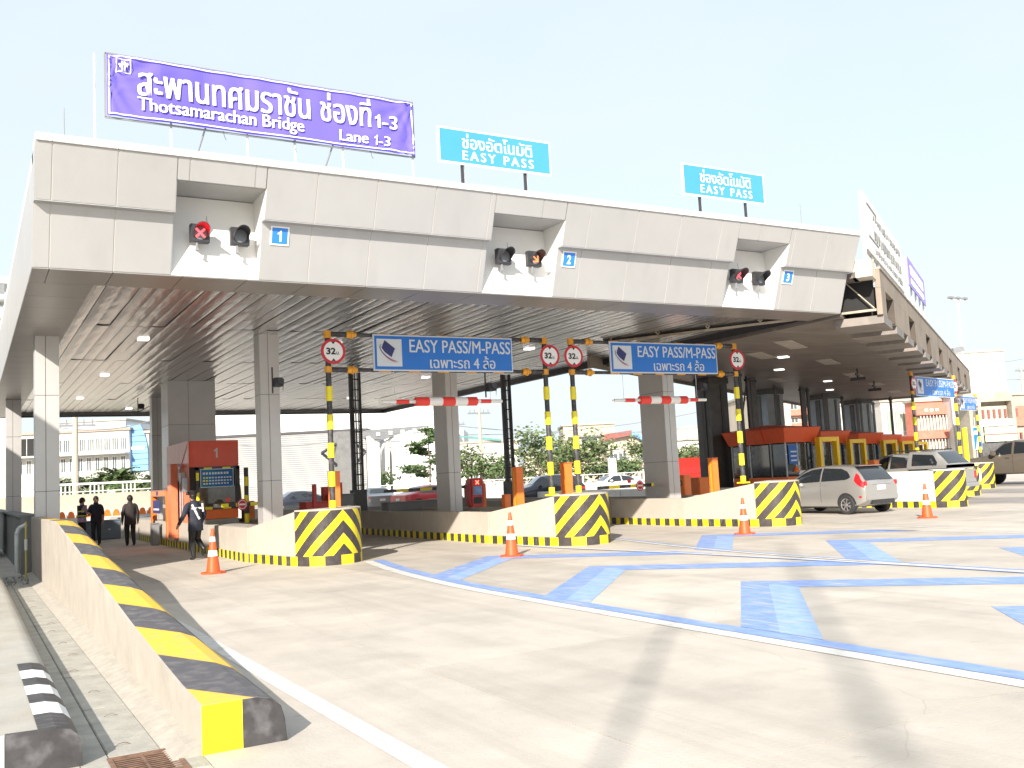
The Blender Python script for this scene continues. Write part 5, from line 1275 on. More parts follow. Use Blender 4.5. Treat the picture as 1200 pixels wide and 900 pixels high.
P_white = paint('white_car_paint',(0.72,0.72,0.71),0,.3); P_redc = paint('red_car_paint',(0.52,0.03,0.03),.1,.3); P_navy = paint('navy_car_paint',(0.03,0.035,0.05),.2,.3)
Q90 = pi/2
hatchback(24.30,19.95,Q90,P_silver,'silver hatchback seen from behind, waiting in the lane by the booths')
pickup(31.95,22.6,Q90,P_grey,'grey pickup with bed canopy driving between the right hand islands',cap=True)
pk_ = pickup(46.2,26.0,Q90+.04,P_brown,'brown double cab pickup at the right edge, seen side on'); pk_.scale = (1.2,1.2,1.25)
suv(39.6,27.5,Q90,P_white,'white car behind the two rear striped noses','sedan')
q = atZ(728,581); suv(q.x+2.0,q.y+.2,pi-.15,P_white,'white saloon parked behind the lane 3 column, facing left','sedan')
q = atZ(648,592); suv(q.x+1.9,q.y,pi-.25,P_navy,'dark navy car behind the middle striped posts','suv')
q = atZ(505,598); suv(q.x-2,q.y,.25,P_redc,'red car behind the grey column and lane 2 wall','sedan')
q = atZ(449,600); suv(q.x,q.y,Q90-.2,P_grey,'grey car beyond lane 2, seen from behind','sedan')
q = atZ(350,600); suv(q.x+2,q.y,pi+.1,P_navy,'dark car before the corrugated shed, behind railings','sedan')
# far red truck with a blue body
t = thing('far_truck','red and blue truck far behind lane 3','truck',None); q = atZ(815,577); t.location=(q.x,q.y,0)
MB().box(-2.2,-1,.9,.6,1,2.3).build('cargo_box',M_dred,t,bevel=.03); MB().box(.7,-1,.8,2.2,1,2.0).build('cab',mat('cab_blue',(0.12,0.25,0.42),.4),t,bevel=.1)
MB().box(.9,-1.01,1.3,1.9,-1.002,1.8).build('cab_window',M_glass,t); MB().box(-2.2,-.9,.55,2.1,.9,.8).build('chassis',M_trim,t)
MB().box(-1.9,-1.012,1.3,.2,-1.003,1.7).build('red_panel',M_red,t)
for x in (-1.5,1.4): MB().tube((x,-1.0,.42),(x,1.0,.42),.42,n=20).build('wheel',M_tyre,t)
# dark van and motorcycle rider sliver at the far left
t = thing('dark_van','dark van with dark red lower body, cut off by the left edge','van',None,(0.0,36.5,0),Q90)
c = Car(4.4,[(0,1.9),(.1,2.0),(.6,2.1),(3.0,2.1),(3.5,1.9),(4.0,1.3),(4.4,.9)],[(0,1.2),(4.4,.9)],[(0,.4),(4.4,.4)],[(0,.84),(3.5,.84),(4.4,.7)],[(0,.74),(3,.74),(4.4,.6)])
c.body(t,P_navy)
for sg in (1,-1): c.side_patch(t,'side_window',M_glass,[(.3,1.25,1.85),(2.9,1.25,1.85)],sg)
c.wheels(t,(.8,3.6),.34,.8)
t.location=(.0,34.0,0)
# ------------------------------------------------------------------ people
M_skin = mat('skin',(0.36,0.20,0.13),.55,var=.06); M_hair = mat('black_hair',(0.012,0.010,0.010),.5,var=.1); M_shoe = mat('black_shoe',(0.015,0.015,0.016),.35,var=0)
def person(lab, x, y, rz, top, legs, pose, sleeve='long', belt=None, boots=False, hgt=1.70, grp=None):
    t = thing('person', lab, 'person', grp, (x,y,0), rz)
    k = hgt/1.72
    # joints: figure faces +x; pose overrides
    J = dict(pelvis=(0,0,.93),waist=(0,0,1.06),chest=(.01,0,1.26),neck0=(0,0,1.43),neck=(.0,0,1.49),head0=(.015,0,1.56),head1=(.02,0,1.63),head2=(.015,0,1.69),
      hipL=(0,.09,.88),kneeL=(.02,.10,.49),ankL=(-.01,.10,.09),heelL=(-.03,.10,.045),toeL=(.16,.11,.03),
      hipR=(0,-.09,.88),kneeR=(.02,-.10,.49),ankR=(-.01,-.10,.09),heelR=(-.03,-.10,.045),toeR=(.16,-.11,.03),
      shL=(0,.175,1.385),elL=(-.02,.235,1.12),wrL=(.03,.24,.88),haL=(.05,.24,.80),
      shR=(0,-.18,1.39),elR=(-.02,-.25,1.13),wrR=(.03,-.26,.89),haR=(.05,-.26,.81))
    J.update(pose)
    R = dict(pelvis=.165,waist=.15,chest=.175,neck0=.09,neck=.06,head0=.078,head1=.095,head2=.074,hipL=.118,kneeL=.084,ankL=.062,heelL=.04,toeL=.032,shL=.09,elL=.062,wrL=.045,haL=.033)
    names = list(J.keys()); V = {n:Vector(J[n])*k for n in names}
    E_ = [('pelvis','waist','t'),('waist','chest','t'),('chest','neck0','t'),('neck0','neck','s'),('neck','head0','s'),('head0','head1','s'),('head1','head2','s')]
    for s in 'LR':
        E_ += [('pelvis','hip'+s,'l'),('hip'+s,'knee'+s,'l'),('knee'+s,'ank'+s,'l' if not boots else 'b'),('ank'+s,'heel'+s,'b'),('heel'+s,'toe'+s,'b'),
               ('neck0','sh'+s,'t'),('sh'+s,'el'+s,'t'),('el'+s,'wr'+s,'t' if sleeve=='long' else 's'),('wr'+s,'ha'+s,'s')]
    rad = {n: R.get(n, R.get(n[:-1]+'L',.03))*k for n in names}
    # fingers: five short unequal chains curled in from the palm
    for s in 'LR':
        d = (V['ha'+s]-V['wr'+s]).normalized(); fwd = Vector((1,0,0))
        if abs(d.x) > .8: fwd = Vector((0,1 if s=='L' else -1,0))
        sd = fwd
        for i,(o,l) in enumerate(((-.030,.055),(-.010,.070),(.010,.076),(.030,.066))):
            a = 'f%s%da'%(s,i); b = 'f%s%db'%(s,i)
            V[a] = V['ha'+s]+sd*o+d*l*.55; V[b] = V['ha'+s]+sd*o*1.05+d*l+d.cross(fwd)*(.012 if s=='L' else -.012)
            rad[a] = .0095; rad[b] = .0075; E_ += [('ha'+s,a,'s'),(a,b,'s')]
        a = 't%sa'%s; V[a] = V['wr'+s]*.35+V['ha'+s]*.65+sd*.045; rad[a] = .011; b='t%sb'%s; V[b] = V[a]+d*.035+sd*.012; rad[b] = .009; E_ += [('ha'+s,a,'s'),(a,b,'s')]
    nm = list(V.keys()); idx = {n:i for i,n in enumerate(nm)}
    me = bpy.data.meshes.new('pb'); me.from_pydata([tuple(V[n]) for n in nm],[(idx[a],idx[b]) for a,b,_ in E_],[]); me.update()
    o = bpy.data.objects.new('pb',me); COL.objects.link(o)
    o.modifiers.new('s','SKIN'); sv = me.skin_vertices[0].data
    for n in nm:
        r = rad[n]; fy = 1.0
        if n in ('chest','waist','pelvis'): sv[idx[n]].radius = (r*1.08, r*.78)
        else: sv[idx[n]].radius = (r, r)
    for n in nm: sv[idx[n]].use_root = (n == 'pelvis')
    ss = o.modifiers.new('u','SUBSURF'); ss.levels = 1; ss.render_levels = 1
    dg = bpy.context.evaluated_depsgraph_get(); m2 = bpy.data.meshes.new_from_object(o.evaluated_get(dg)); bpy.data.objects.remove(o)
    mats = {'s':0,'t':1,'l':2,'b':3}
    m2.materials.clear()
    for m_ in (M_skin, top, legs, M_shoe): m2.materials.append(m_)
    segs = [(V[a],V[b],c,rad[a]) for a,b,c in E_]
    for p in m2.polygons:
        best = 1e9; bc = 's'
        for a,b,c,r in segs:
            ab = b-a; tt = max(0,min(1,(p.center-a).dot(ab)/max(ab.length_squared,1e-9))); d_ = (a+ab*tt-p.center).length-r*.4
            if d_ < best: best = d_; bc = c
        if bc == 't' and p.center.z < .90*k and abs(p.center.y-V['pelvis'].y) < .2: bc = 'l'
        p.material_index = mats[bc]; p.use_smooth = True
    m2.name = 'body'; link('body', m2, t)
    hd = V['head1']
    C0 = V['pelvis']; C1 = V['chest']; C2 = V['neck0']
    jk = MB(); nn_ = 20; lev = [(-.20 if sleeve=='long' else -.10,.150,.205),(0,.148,.195),(.14,.142,.185),(.30,.152,.205),(.42,.140,.20),(.485,.10,.15)]
    def jp(i,j):
        dz,a_,b_ = lev[j]; z_ = C0.z+dz*k; f_ = min(1,max(0,(z_-C0.z)/(C2.z-C0.z))); cx_ = C0.x+(C2.x-C0.x)*f_**1.3; cy_ = C0.y+(C2.y-C0.y)*f_
        an = 2*pi*i/nn_; return (cx_+a_*k*cos(an)*(1+.03*sin(an*7+j)), cy_+b_*k*sin(an), z_)
    for j in range(len(lev)-1):
        for i in range(nn_): jk.quad(jp(i,j),jp(i+1,j),jp(i+1,j+1),jp(i,j+1))
    jk.build('jacket' if sleeve=='long' else 'shirt', top, t, smooth=True, angle=70)
    hr = MB(); n = 14
    for i in range(n):
        for j in range(7):
            def pt(i,j):
                a = 2*pi*i/n; b = pi/2*j/7*1.25-.38
                front = cos(a)
                zlow = .015 if front > .3 else (-.04 if front > -.3 else -.09)
                u = j/7; z = zlow+(.125-zlow)*sin(u*pi/2); rr_ = .104*sqrt(max(0,1-(max(z,0)/.126)**2))*(1.0 if z>0 else (1-.12*abs(z)/.09))
                return (hd.x-.008+rr_*1.08*cos(a), hd.y+rr_*.92*sin(a), hd.z+z)
            hr.quad(pt(i,j),pt(i+1,j),pt(i+1,j+1),pt(i,j+1))
    hr.build('hair', M_hair, t, smooth=True)
    fx = hd.x+.098
    MB().extr([(-.013,-.035),(.013,-.035),(.006,.012),(-.006,.012)],'x',fx-.015,fx+.016).build('nose',M_skin,t,bevel=.004).location = (0,hd.y,hd.z-.01)
    for s in (1,-1):
        MB().box(fx-.012,hd.y+s*.034-.012,hd.z+.002,fx-.003,hd.y+s*.034+.012,hd.z+.012).build('eye',M_hair,t)
        MB().box(hd.x-.018,hd.y+s*.088,hd.z-.035,hd.x+.014,hd.y+s*.104,hd.z+.018).build('ear',M_skin,t,bevel=.006)
    MB().box(fx-.02,hd.y-.022,hd.z-.058,fx-.006,hd.y+.022,hd.z-.050).build('mouth',mat('lips',(0.25,0.09,0.07),.5,var=0),t)
    return t, V, k
def cloth(n, c, r=.8): return mat(n, c, r, var=.12, scale=10, bump=.2, bscale=14)
C_suit = cloth('black_suit',(0.028,0.024,0.024)); C_navy = cloth('navy_shirt',(0.018,0.02,0.035)); C_trs = cloth('black_trousers',(0.018,0.018,0.022)); C_pink = cloth('lilac_shirt',(0.38,0.25,0.36)); C_pur = cloth('purple_shirt',(0.12,0.05,0.22))
M_hiv = mat('reflective_white',(0.78,0.78,0.74),.4,var=.04); M_hiy = mat('lime_band',(0.55,0.62,0.05),.5,var=0)
# officer walking away to the left, white cross straps on the back
q = atZ(230,656)
po, V, k = person('officer in navy uniform with white reflective straps, walking past the cone', q.x, q.y, radians(112), cloth('officer_navy',(0.022,0.026,0.045)), C_trs,
  dict(chest=(.05,0,1.26),neck0=(.07,0,1.42),neck=(.09,0,1.48),head0=(.11,0,1.55),head1=(.12,0,1.62),head2=(.12,0,1.68),kneeL=(.05,.09,.49),ankL=(-.03,.09,.09),heelL=(-.05,.09,.045),toeL=(.13,.09,.03),
       kneeR=(.10,-.10,.53),ankR=(-.18,-.10,.28),heelR=(-.22,-.10,.27),toeR=(-.13,-.10,.09),shL=(.06,.19,1.38),elL=(-.06,.36,1.16),wrL=(.02,.46,.93),haL=(.05,.48,.86),shR=(.06,-.19,1.38),elR=(.0,-.28,1.13),wrR=(.12,-.25,.92),haR=(.16,-.24,.85)), boots=True, hgt=1.72)
bx_ = -.135
def strap(p0, p1, w_, nm='reflective_strap', m=M_hiv): return MB().obox(p0,p1,w_,.018,up=(1,0,.12)).build(nm,m,po,bevel=.004)
strap((bx_+.05,.15,1.40),(bx_-.0,-.03,1.02),.055); strap((bx_+.045,.16,1.30),(bx_+.045,-.15,1.30),.05); strap((bx_+.05,-.15,1.42),(bx_+.03,-.16,1.2),.045)
MB().lathe([(.115,.0),(.118,.05),(.135,.085),(.12,.11),(0,.115)],(.115,0,1.645),18).build('peaked_cap',M_shoe,po,smooth=True); MB().extr([(.0,0),(0,0)],'x',0,0) if False else None
MB().box(.20,-.08,1.655,.29,.08,1.668).build('cap_peak',M_shoe,po)
MB().lathe([(.05,0),(.052,.25),(.06,.42)],(V['ankL'].x,V['ankL'].y,.03),12).build('boot_shaft',M_shoe,po,smooth=True)
# man in a black suit walking away
q = atZ(153,640)
person('man in black suit walking away along the lane', q.x, q.y, radians(95), C_suit, C_trs,
  dict(kneeL=(.10,.09,.50),ankL=(.08,.09,.10),heelL=(.05,.09,.05),toeL=(.24,.09,.04),kneeR=(.0,-.09,.49),ankR=(-.12,-.09,.11),heelR=(-.15,-.09,.07),toeR=(.03,-.09,.03),elL=(-.04,.25,1.12),wrL=(.0,.26,.87),haL=(.02,.26,.79),elR=(-.02,-.25,1.12),wrR=(.02,-.26,.87),haR=(.04,-.26,.79)), hgt=1.70)
# pair talking near the column
q = atZ(98,638)
pa, V, k = person('man in lilac shirt and dark vest with lime bands, gesturing to his colleague', q.x-.05, q.y, radians(20), C_pink, C_trs,
  dict(elR=(.10,-.24,1.15),wrR=(.33,-.14,1.16),haR=(.41,-.12,1.16),elL=(.05,.24,1.14),wrL=(.25,.18,1.05),haL=(.33,.16,1.05)), sleeve='short')
vb = MB(); 
for i in range(16):
    for j in range(4):
        def pt(i,j):
            a = 2*pi*i/16+.4; z = 1.0+.11*j; return (.005+.155*cos(a)*(1+.02*j), .205*sin(a)*(1-.02*j), z)
        vb.quad(pt(i,j),pt(i+1,j),pt(i+1,j+1),pt(i,j+1))
vb.build('vest',cloth('dark_vest',(0.02,0.02,0.03)),pa,smooth=True)
for z in (1.03,1.2):
    mb = MB()
    for i in range(16):
        a0 = 2*pi*i/16+.4; a1 = 2*pi*(i+1)/16+.4; f = lambda a,zz: (.005+.163*cos(a), .212*sin(a), zz)
        mb.quad(f(a0,z),f(a1,z),f(a1,z+.045),f(a0,z+.045))
    mb.build('lime_band',M_hiy,pa)
q = atZ(113,639)
person('man in dark navy shirt facing his colleague in the vest', q.x, q.y, radians(245), C_navy, C_trs,
  dict(elR=(.06,-.25,1.14),wrR=(.28,-.10,1.10),haR=(.36,-.06,1.10)), sleeve='short', hgt=1.73)
# two people further left and one at the frame edge
q = atZ(27,621,0); person('bystander in purple shirt left of the nearer column', 1.9, 55.0, radians(200), C_pur, C_trs, dict(), sleeve='short', hgt=1.62)
person('bystander in navy beside the one in purple', 1.3, 55.6, radians(250), C_navy, C_trs, dict(), sleeve='short', hgt=1.66)
# ------------------------------------------------------------------ trees
random.seed(11)
M_leafs = []
for i,c in enumerate(((0.05,0.10,0.03),(0.10,0.155,0.05),(0.17,0.20,0.09))):
    m = mat('foliage_%s' % ('dark','mid','light')[i], c, .7, var=.3, scale=2.0)
    M_leafs.append(m)
M_bark = mat('bark',(0.20,0.16,0.12),.9,var=.2,scale=6)
def tree(x, y, h, w_, lab, shape='open', kind='tree', z0=0, n=900, leaf=.36, light=.3, cat='tree', grp=None, dense=1.0):
    h *= .80 if shape != 'tier' else .95; w_ *= .92
    t = thing(kind, lab, cat, grp, (x,y,z0)); rnd = random.Random(int(x*137+y*911) & 0xffff)
    tr = MB(); tr.tube((0,0,0),(.02*h,0,h*.42),.035*h**.7,.022*h**.7,8)
    tips = []
    nb = 9 if shape != 'tier' else 14
    for i in range(nb):
        a = 2*pi*i/nb*2.4+rnd.uniform(-.4,.4)
        if shape == 'tier':
            z = h*(.25+.7*i/nb); r = w_/2*(1-.75*(i/nb))+.1; p1 = Vector((r*cos(a),r*sin(a),z+.05*h))
            tr.tube((0,0,z-.02*h),p1,.012*h**.6,.006,5); tips.append((Vector((0,0,z)),p1,r))
        else:
            z = h*rnd.uniform(.3,.5); p1 = Vector((w_/2*.75*cos(a)*rnd.uniform(.5,1),w_/2*.75*sin(a)*rnd.uniform(.5,1),h*rnd.uniform(.6,.92)))
            tr.tube((.01*h,0,z),p1,.014*h**.7,.005,5); tips.append((Vector((0,0,z)),p1,1))
    if shape == 'tier': tr.tube((.02*h,0,h*.42),(0,0,h),.022*h**.7,.01,6)
    tr.build('trunk', M_bark, t, smooth=True)
    cl = []
    for a, b, r in tips:
        for q in range(4 if shape=='tier' else 5):
            f = rnd.uniform(.35,1.05) if shape=='tier' else rnd.uniform(.7,1.15); c = a.lerp(b,f)
            s = (w_*.13 if shape=='tier' else w_*.19)*rnd.uniform(.6,1.3)
            if shape != 'tier': c += Vector((rnd.gauss(0,w_*.1),rnd.gauss(0,w_*.1),rnd.gauss(0,h*.07)))
            cl.append((c,s,rnd.random()))
    mb = MB(); per = max(4,int(n*1.15/len(cl)))
    for c,s,tone in cl:
        for q in range(per):
            d = Vector((rnd.gauss(0,1),rnd.gauss(0,1),rnd.gauss(0,.55 if shape!='tier' else .22))); p = c+d*s*.55
            if p.z < .06*h: continue
            u = Vector((rnd.uniform(-1,1),rnd.uniform(-1,1),rnd.uniform(-.5,.5))).normalized(); v = u.cross(Vector((rnd.uniform(-1,1),rnd.uniform(-1,1),rnd.uniform(.2,1)))).normalized()
            L = leaf*rnd.uniform(.6,1.3); W2 = L*.6
            mi = 0 if rnd.random() > light+.35 else (1 if rnd.random() > light else 2)
            mb.add([p-u*L/2, p+v*W2/2, p+u*L/2, p-v*W2/2],[(0,1,2,3)],mi)
    mb.build('crown', M_leafs, t, recalc=False)
    return t
def at_px(px, Y): return atY(px, 560, Y).x
for (px,Y,h,w_,shape,lab,n,light) in (
    (503,78,7.0,6.0,'tier','dark tiered tree left of the grey column',2600,.0),
    (548,80,5.6,4.6,'open','round light green tree beside the beige utility pole',1000,.45),
    (577,80,4.6,4.5,'open','greyish bush tree right of the beige utility pole',800,.2),
    (598,74,3.4,6,'open','low green shrub tree below the lattice mast',1000,.4),
    (632,72,6.4,6,'open','airy tree left of the twin striped posts',1300,.45),
    (676,66,5.6,7,'open','bright green spreading tree right of the twin striped posts',1600,.55),
    (652,78,5.2,6,'open','green tree between the twin striped posts',1200,.4),
    (708,72,3.2,6,'open','low mixed shrub behind the white saloon',1100,.35),
    (735,74,3.3,4,'open','dark green shrub right of the white banner stand',800,.2),
    (752,78,5.6,4,'open','light tree left of the lane 3 column',700,.5),
    (800,66,4.6,4.5,'open','light green tree seen right of the lane 3 column',1000,.6),
    (815,70,3.4,6,'open','leafy bush above the far truck',900,.45),
    (868,64,4.6,3.5,'open','thin tree behind the lane 3 striped post',500,.5),
    (440,95,3.4,5,'open','distant low tree left of the dark tiered tree',600,.3),
    (1050,62,4.0,5,'open','bushy tree behind the far booths',900,.45)):
    tree(at_px(px,Y), Y, h, w_, lab, shape, n=n, light=light, grp='trees behind the toll plaza')
def palm(x, y, h, lab, z0=0):
    t = thing('palm_shrub', lab, 'palm', 'palms behind the bridge parapet', (x,y,z0)); rnd = random.Random(int(x*31+y))
    MB().tube((0,0,0),(.05,0,h*.55),.12,.09,8).build('trunk',M_bark,t)
    mb = MB()
    for k in range(60):
        a = rnd.uniform(0,2*pi); el = rnd.uniform(-.2,1.1); L = h*.5*rnd.uniform(.8,1.1); p = Vector((0,0,h*.5)); d = Vector((cos(a)*cos(el),sin(a)*cos(el),sin(el)))
        for s in range(9):
            p2 = p+d*L/9; d = (d+Vector((0,0,-.17))).normalized(); sdv = d.cross(Vector((0,0,1))).normalized()
            for g_ in (1,-1):
                q_ = p.lerp(p2,.5)+sdv*g_*L*.24*(1-abs(s-4)/6)+Vector((0,0,-.05*L))
                mb.add([p,p2,q_],[(0,1,2)],rnd.choice((0,1,1,2)))
            p = p2
    mb.build('fronds',M_leafs,t,recalc=False)
for i,(px,h) in enumerate(((66,3.4),(84,3.2),(104,3.4),(120,3.5),(137,4.2),(150,3.8),(174,3.3))):
    palm(at_px(px,68),68+random.uniform(-1,1),h*.82,'green palm shrub above the far parapet, '+['leftmost of the row','second from the left','left of the utility pole foot','right of the utility pole foot','tallest of the row','below the blue panel building','rightmost, by the slender grey column'][i],z0=1.1)
# ------------------------------------------------------------------ buildings beyond
M_wwall = mat('white_wall',(0.55,0.54,0.505),.85,var=.06,scale=.5); M_cwall = mat('cream_wall',(0.47,0.42,0.34),.85,var=.08,scale=.6); M_shed = mat('shed_sheet',(0.36,0.365,0.355),.55,var=.05,scale=.3,metal=.1)
M_wroof = mat('white_roof',(0.74,0.74,0.73),.6,var=.04,scale=.2); M_bluep = mat('blue_panels',(0.16,0.36,0.72),.5,var=.08,scale=.4); M_wglass = mat('far_glass',(0.10,0.12,0.13),.25,var=.3,scale=1.5); M_maroon = mat('maroon_sheet',(0.25,0.09,0.08),.7,var=.1)
M_pinkp = mat('pink_tile',(0.60,0.20,0.14),.7,var=.12,scale=1.5); M_oldc = mat('stained_concrete',(0.40,0.36,0.29),.9,var=.15,scale=.8,dirt=((0.2,0.17,0.13),.8,.6,(1,1,.3)))
FW = (RW @ Vector((0,0,-1)))
def DQ(px, Y): return Y*(1.0+.36*min(px,1250)/1200)
def atD(px, py, D):
    r = wray(px, py); return CAM + r*(D/r.dot(FW))
def atY404(py, Y): return atY(404,py,Y).z
def zat(px, py, Y): return atD(px,py,DQ(px,Y)).z
def bld(lab, px0, px1, pyt, Y, dep, m, z0=0, roof=None, rz=0.0, name='building', zt=None):
    D_ = DQ((px0+px1)/2, Y); qa = atD(px0,575-.0525*px0,D_); qb = atD(px1,575-.0525*px1,D_); zt = zt or zat((px0+px1)/2, pyt, Y)
    a = 0; b = sqrt((qb.x-qa.x)**2+(qb.y-qa.y)**2); rz = atan2(qb.y-qa.y, qb.x-qa.x)
    if px0 > 980: dep = 2.2
    t = thing(name, lab, 'building', None, (qa.x,qa.y,0), rz)
    MB().box(0,0,z0,b-a,dep,zt).build('wall', m, t)
    MB().box(-.2,-.2,zt+.003,b-a+.2,dep,zt+.25).build('roof', roof or M_conc, t)
    return t, b-a, zt
def wins(t, W_, z0, z1, n, u0=.04, u1=.96, fill=.65, m=None, fm=None, cols=2):
    for k in range(n):
        x0 = W_*(u0+(u1-u0)*(k+(1-fill)/2)/n); x1 = W_*(u0+(u1-u0)*(k+(1+fill)/2)/n)
        f = MB().box(x0,-.08,z0,x1,.02,z1).build('window', fm or M_white, t)
        for c in range(cols):
            MB().box(x0+.06+(x1-x0-.06)*c/cols,-.10,z0+.08,x0+(x1-x0-.06)*(c+1)/cols,-.085,z1-.08).build('pane', m or M_wglass, f)
# left: long white building with two window rows, dark upper bay
t, W_, zt = bld('long white two storey building beyond the left columns', -30, 152, 508, 92, 12, M_wwall, roof=mat('brown_roof',(0.36,0.29,0.24),.8))
zs = lambda py: zat(110,py,92)
wins(t, W_, zs(530), zs(514), 9, .52, .99, .85, cols=3); wins(t, W_, zs(553), zs(536), 17, .05, .99, .6)
MB().box(W_*.2,-.1,zs(531),W_*.52,.02,zs(511)).build('dark_upper_bay', M_shadow, t)
for k in range(5): MB().box(W_*(.22+.06*k),-.16,zs(531),W_*(.225+.06*k),-.1,zs(511)).build('bay_post', M_steel, t)
MB().box(0,-1.2,zs(536)+.2,W_,0,zs(531)-.1).build('balcony_band', M_white, t)
t, W_, zt = bld('building clad in light blue panels with curved right edge', 151, 175, 500, 90, 8, M_wwall, zt=zat(160,503,90)-.4)
zt = zt+.9
for k in range(8):
    z0 = zat(160,552,90)+(zt-zat(160,552,90))*k/8; z1 = zat(160,552,90)+(zt-zat(160,552,90))*(k+1)/8
    cv = lambda z_: W_-(W_*.35*max(0,(z_-zt*.62)/(zt*.38))**2.2)
    MB().extr([(0,z0+.03),(cv(z0),z0+.03),(cv((z0+z1)/2),(z0+z1)/2),(cv(z1),z1-.02),(0,z1-.02)],'y',-.25,-.05).build('blue_panel', M_bluep, t)
MB().box(.3,-.32,zat(160,527,90),W_-.3,-.26,zat(160,523,90)).build('white_sign_strip', M_white, t)
t, W_, zt = bld('pale grey glass block behind the long white building', 60, 148, 494, 130, 10, mat('pale_glass',(0.50,0.55,0.60),.3,var=.05,scale=.3))
# white elevated structure seen left of the canopy
t = thing('elevated_walkway','white elevated structure with dark slots at the left edge','walkway',None,(0,70,0))
X1 = atY(25,360,70).x; z = lambda py: atY(10,py,70).z
for (a,b) in ((372,362),(384,378),(332,324),(350,345)): MB().box(-25,0,z(a),X1,3,z(b)).build('deck', M_white, t)
for k in range(8): MB().box(X1-.6-k*1.6,.2,z(384),X1-.3-k*1.6,2.8,z(350)).build('rail_post', M_white, t); MB().box(X1-1.9-k*1.6,-.02,z(344),X1-1.0-k*1.6,.1,z(333)).build('slot', M_grey, t)
for k in range(3): MB().box(X1-2-k*8,.5,0,X1-.8-k*8,2.4,z(372)).build('pier', M_wwall, t)
# parapet of the bridge, rail, water barriers
t = thing('bridge_parapet','long beige concrete parapet with white tube railing beyond the lanes','parapet',None,(0,60,0))
x0 = atY(-60,590,60).x; x1 = atY(290,590,60).x; z = lambda py: atY(120,py,60).z
MB().box(x0,0,0,x1,.4,z(578)).build('wall', M_cwall, t); MB().box(x0,-.25,0,x1,-.01,z(597)).build('lower_wall', M_wwall, t)
MB().obox((x0,.2,z(566)),(x1,.2,z(566)),.12,.12).build('top_rail', M_white, t); MB().obox((x0,.2,z(575)),(x1,.2,z(575)),.05,.05).build('lower_rail', M_white, t)
x = x0
while x < x1:
    for k in range(4): MB().box(x+k*.22,.15,z(578),x+k*.22+.06,.25,z(568)).build('baluster', M_white, t)
    x += 1.75
t2 = thing('kerb_wall','low concrete kerb carrying the row of orange barriers','wall',None,(0,55,0)); zk = lambda py: atY(110,py,55).z
MB().box(atY(20,600,55).x,0,0,atY(200,600,55).x,.6,zk(606)).build('wall_body', M_wwall, t2)
k = 0
xx = atY(62,600,55).x
while xx < atY(180,600,55).x:
    b_ = thing('water_barrier','orange water filled barrier beyond the men, '+['leftmost in the row','second from the left end','third from the left end','fourth from the left end','fifth from the left end','sixth from the left end','just left of the middle','just right of the middle','fourth from the right end','third from the right end','second from the right end','rightmost in the row'][min(k,11)],'barrier','row of orange water filled barriers',(xx,55.3,zk(606)))
    MB().extr([(-.18,0),(.18,0),(.16,.14),(.11,.30),(.05,.36),(-.05,.36),(-.11,.30),(-.16,.14)],'y',-.15,.15).build('shell', M_orange if k%1==0 else M_white, b_)
    MB().box(-.215,-.1,.0,-.185,.1,.2).build('link', M_white, b_); xx += .44; k += 1
# large corrugated shed with white roof and brackets
t, W_, zt = bld('huge pale corrugated shed behind the lane 1 columns', 240, 430, 511, 88, 14, M_shed, roof=M_dark, zt=zat(340,509,88))
mb = MB(); z0_ = 0
n = 34; hh = zt/n
for k in range(n): mb.extr([(-.06,k*hh),(-.12,k*hh+hh*.5),(-.06,k*hh+hh*.96),(0,k*hh+hh*.96),(0,k*hh)],'x',.0,W_)
mb.build('corrugated_cladding', M_shed, t)['kind'] = 'stuff'
t, W_, zt = bld('big white hall rising above the corrugated shed', 195, 512, 470, 118, 20, M_wroof, roof=M_wroof, zt=zat(400,466,118))
t = thing('shed_canopy','dark shed eave tapering to the right with white brackets','canopy',None,(0,87,0)); z = lambda py,px=440: atY(px,py,87).z
xa = atY(425,505,87).x; xb = atY(505,500,87).x
MB().extr([(xa,z(505)),(xb,atY(505,499,87).z),(xa+ (xb-xa)*.55,z(507)),(xa+.7,z(519)),(xa,z(513))],'y',-2,0).build('eave', M_grey, t)
for k in range(4): MB().box(xa+.6+k*1.25,-2.1,z(512-k),xa+.95+k*1.25,-2.01,z(508-k)).build('bracket', M_white, t)
MB().box(xa-.1,-1.9,0,xa+.9,-1.2,z(512)).build('white_pier', M_white, t)
pts = [(xa+1.0,-1.6,z(545)),(xa+1.1,-1.6,z(530)),(xa+1.6,-1.6,z(520)),(xa+2.5,-1.6,z(513))]; MB().path(pts,.12,8).build('curved_brace', M_white, t)
for px in (404,):
    x = atY(px,540,62).x; c_ = thing('concrete_column','dark concrete column with side brackets left of the lattice mast','column',None,(x,62,0))
    MB().box(-.55,-.5,0,.75,.5,atY404(506,62)).build('shaft', mat('shade_concrete',(0.22,0.22,0.215),.8), c_)
    for s in (1,-1): MB().path([(-.55 if s<0 else .75,0,atY404(520,62)),(-1.6 if s<0 else 1.5,0,atY404(530,62)),(-.55 if s<0 else .75,0,atY404(545,62))],.1,6).build('side_bracket', M_dark, c_)
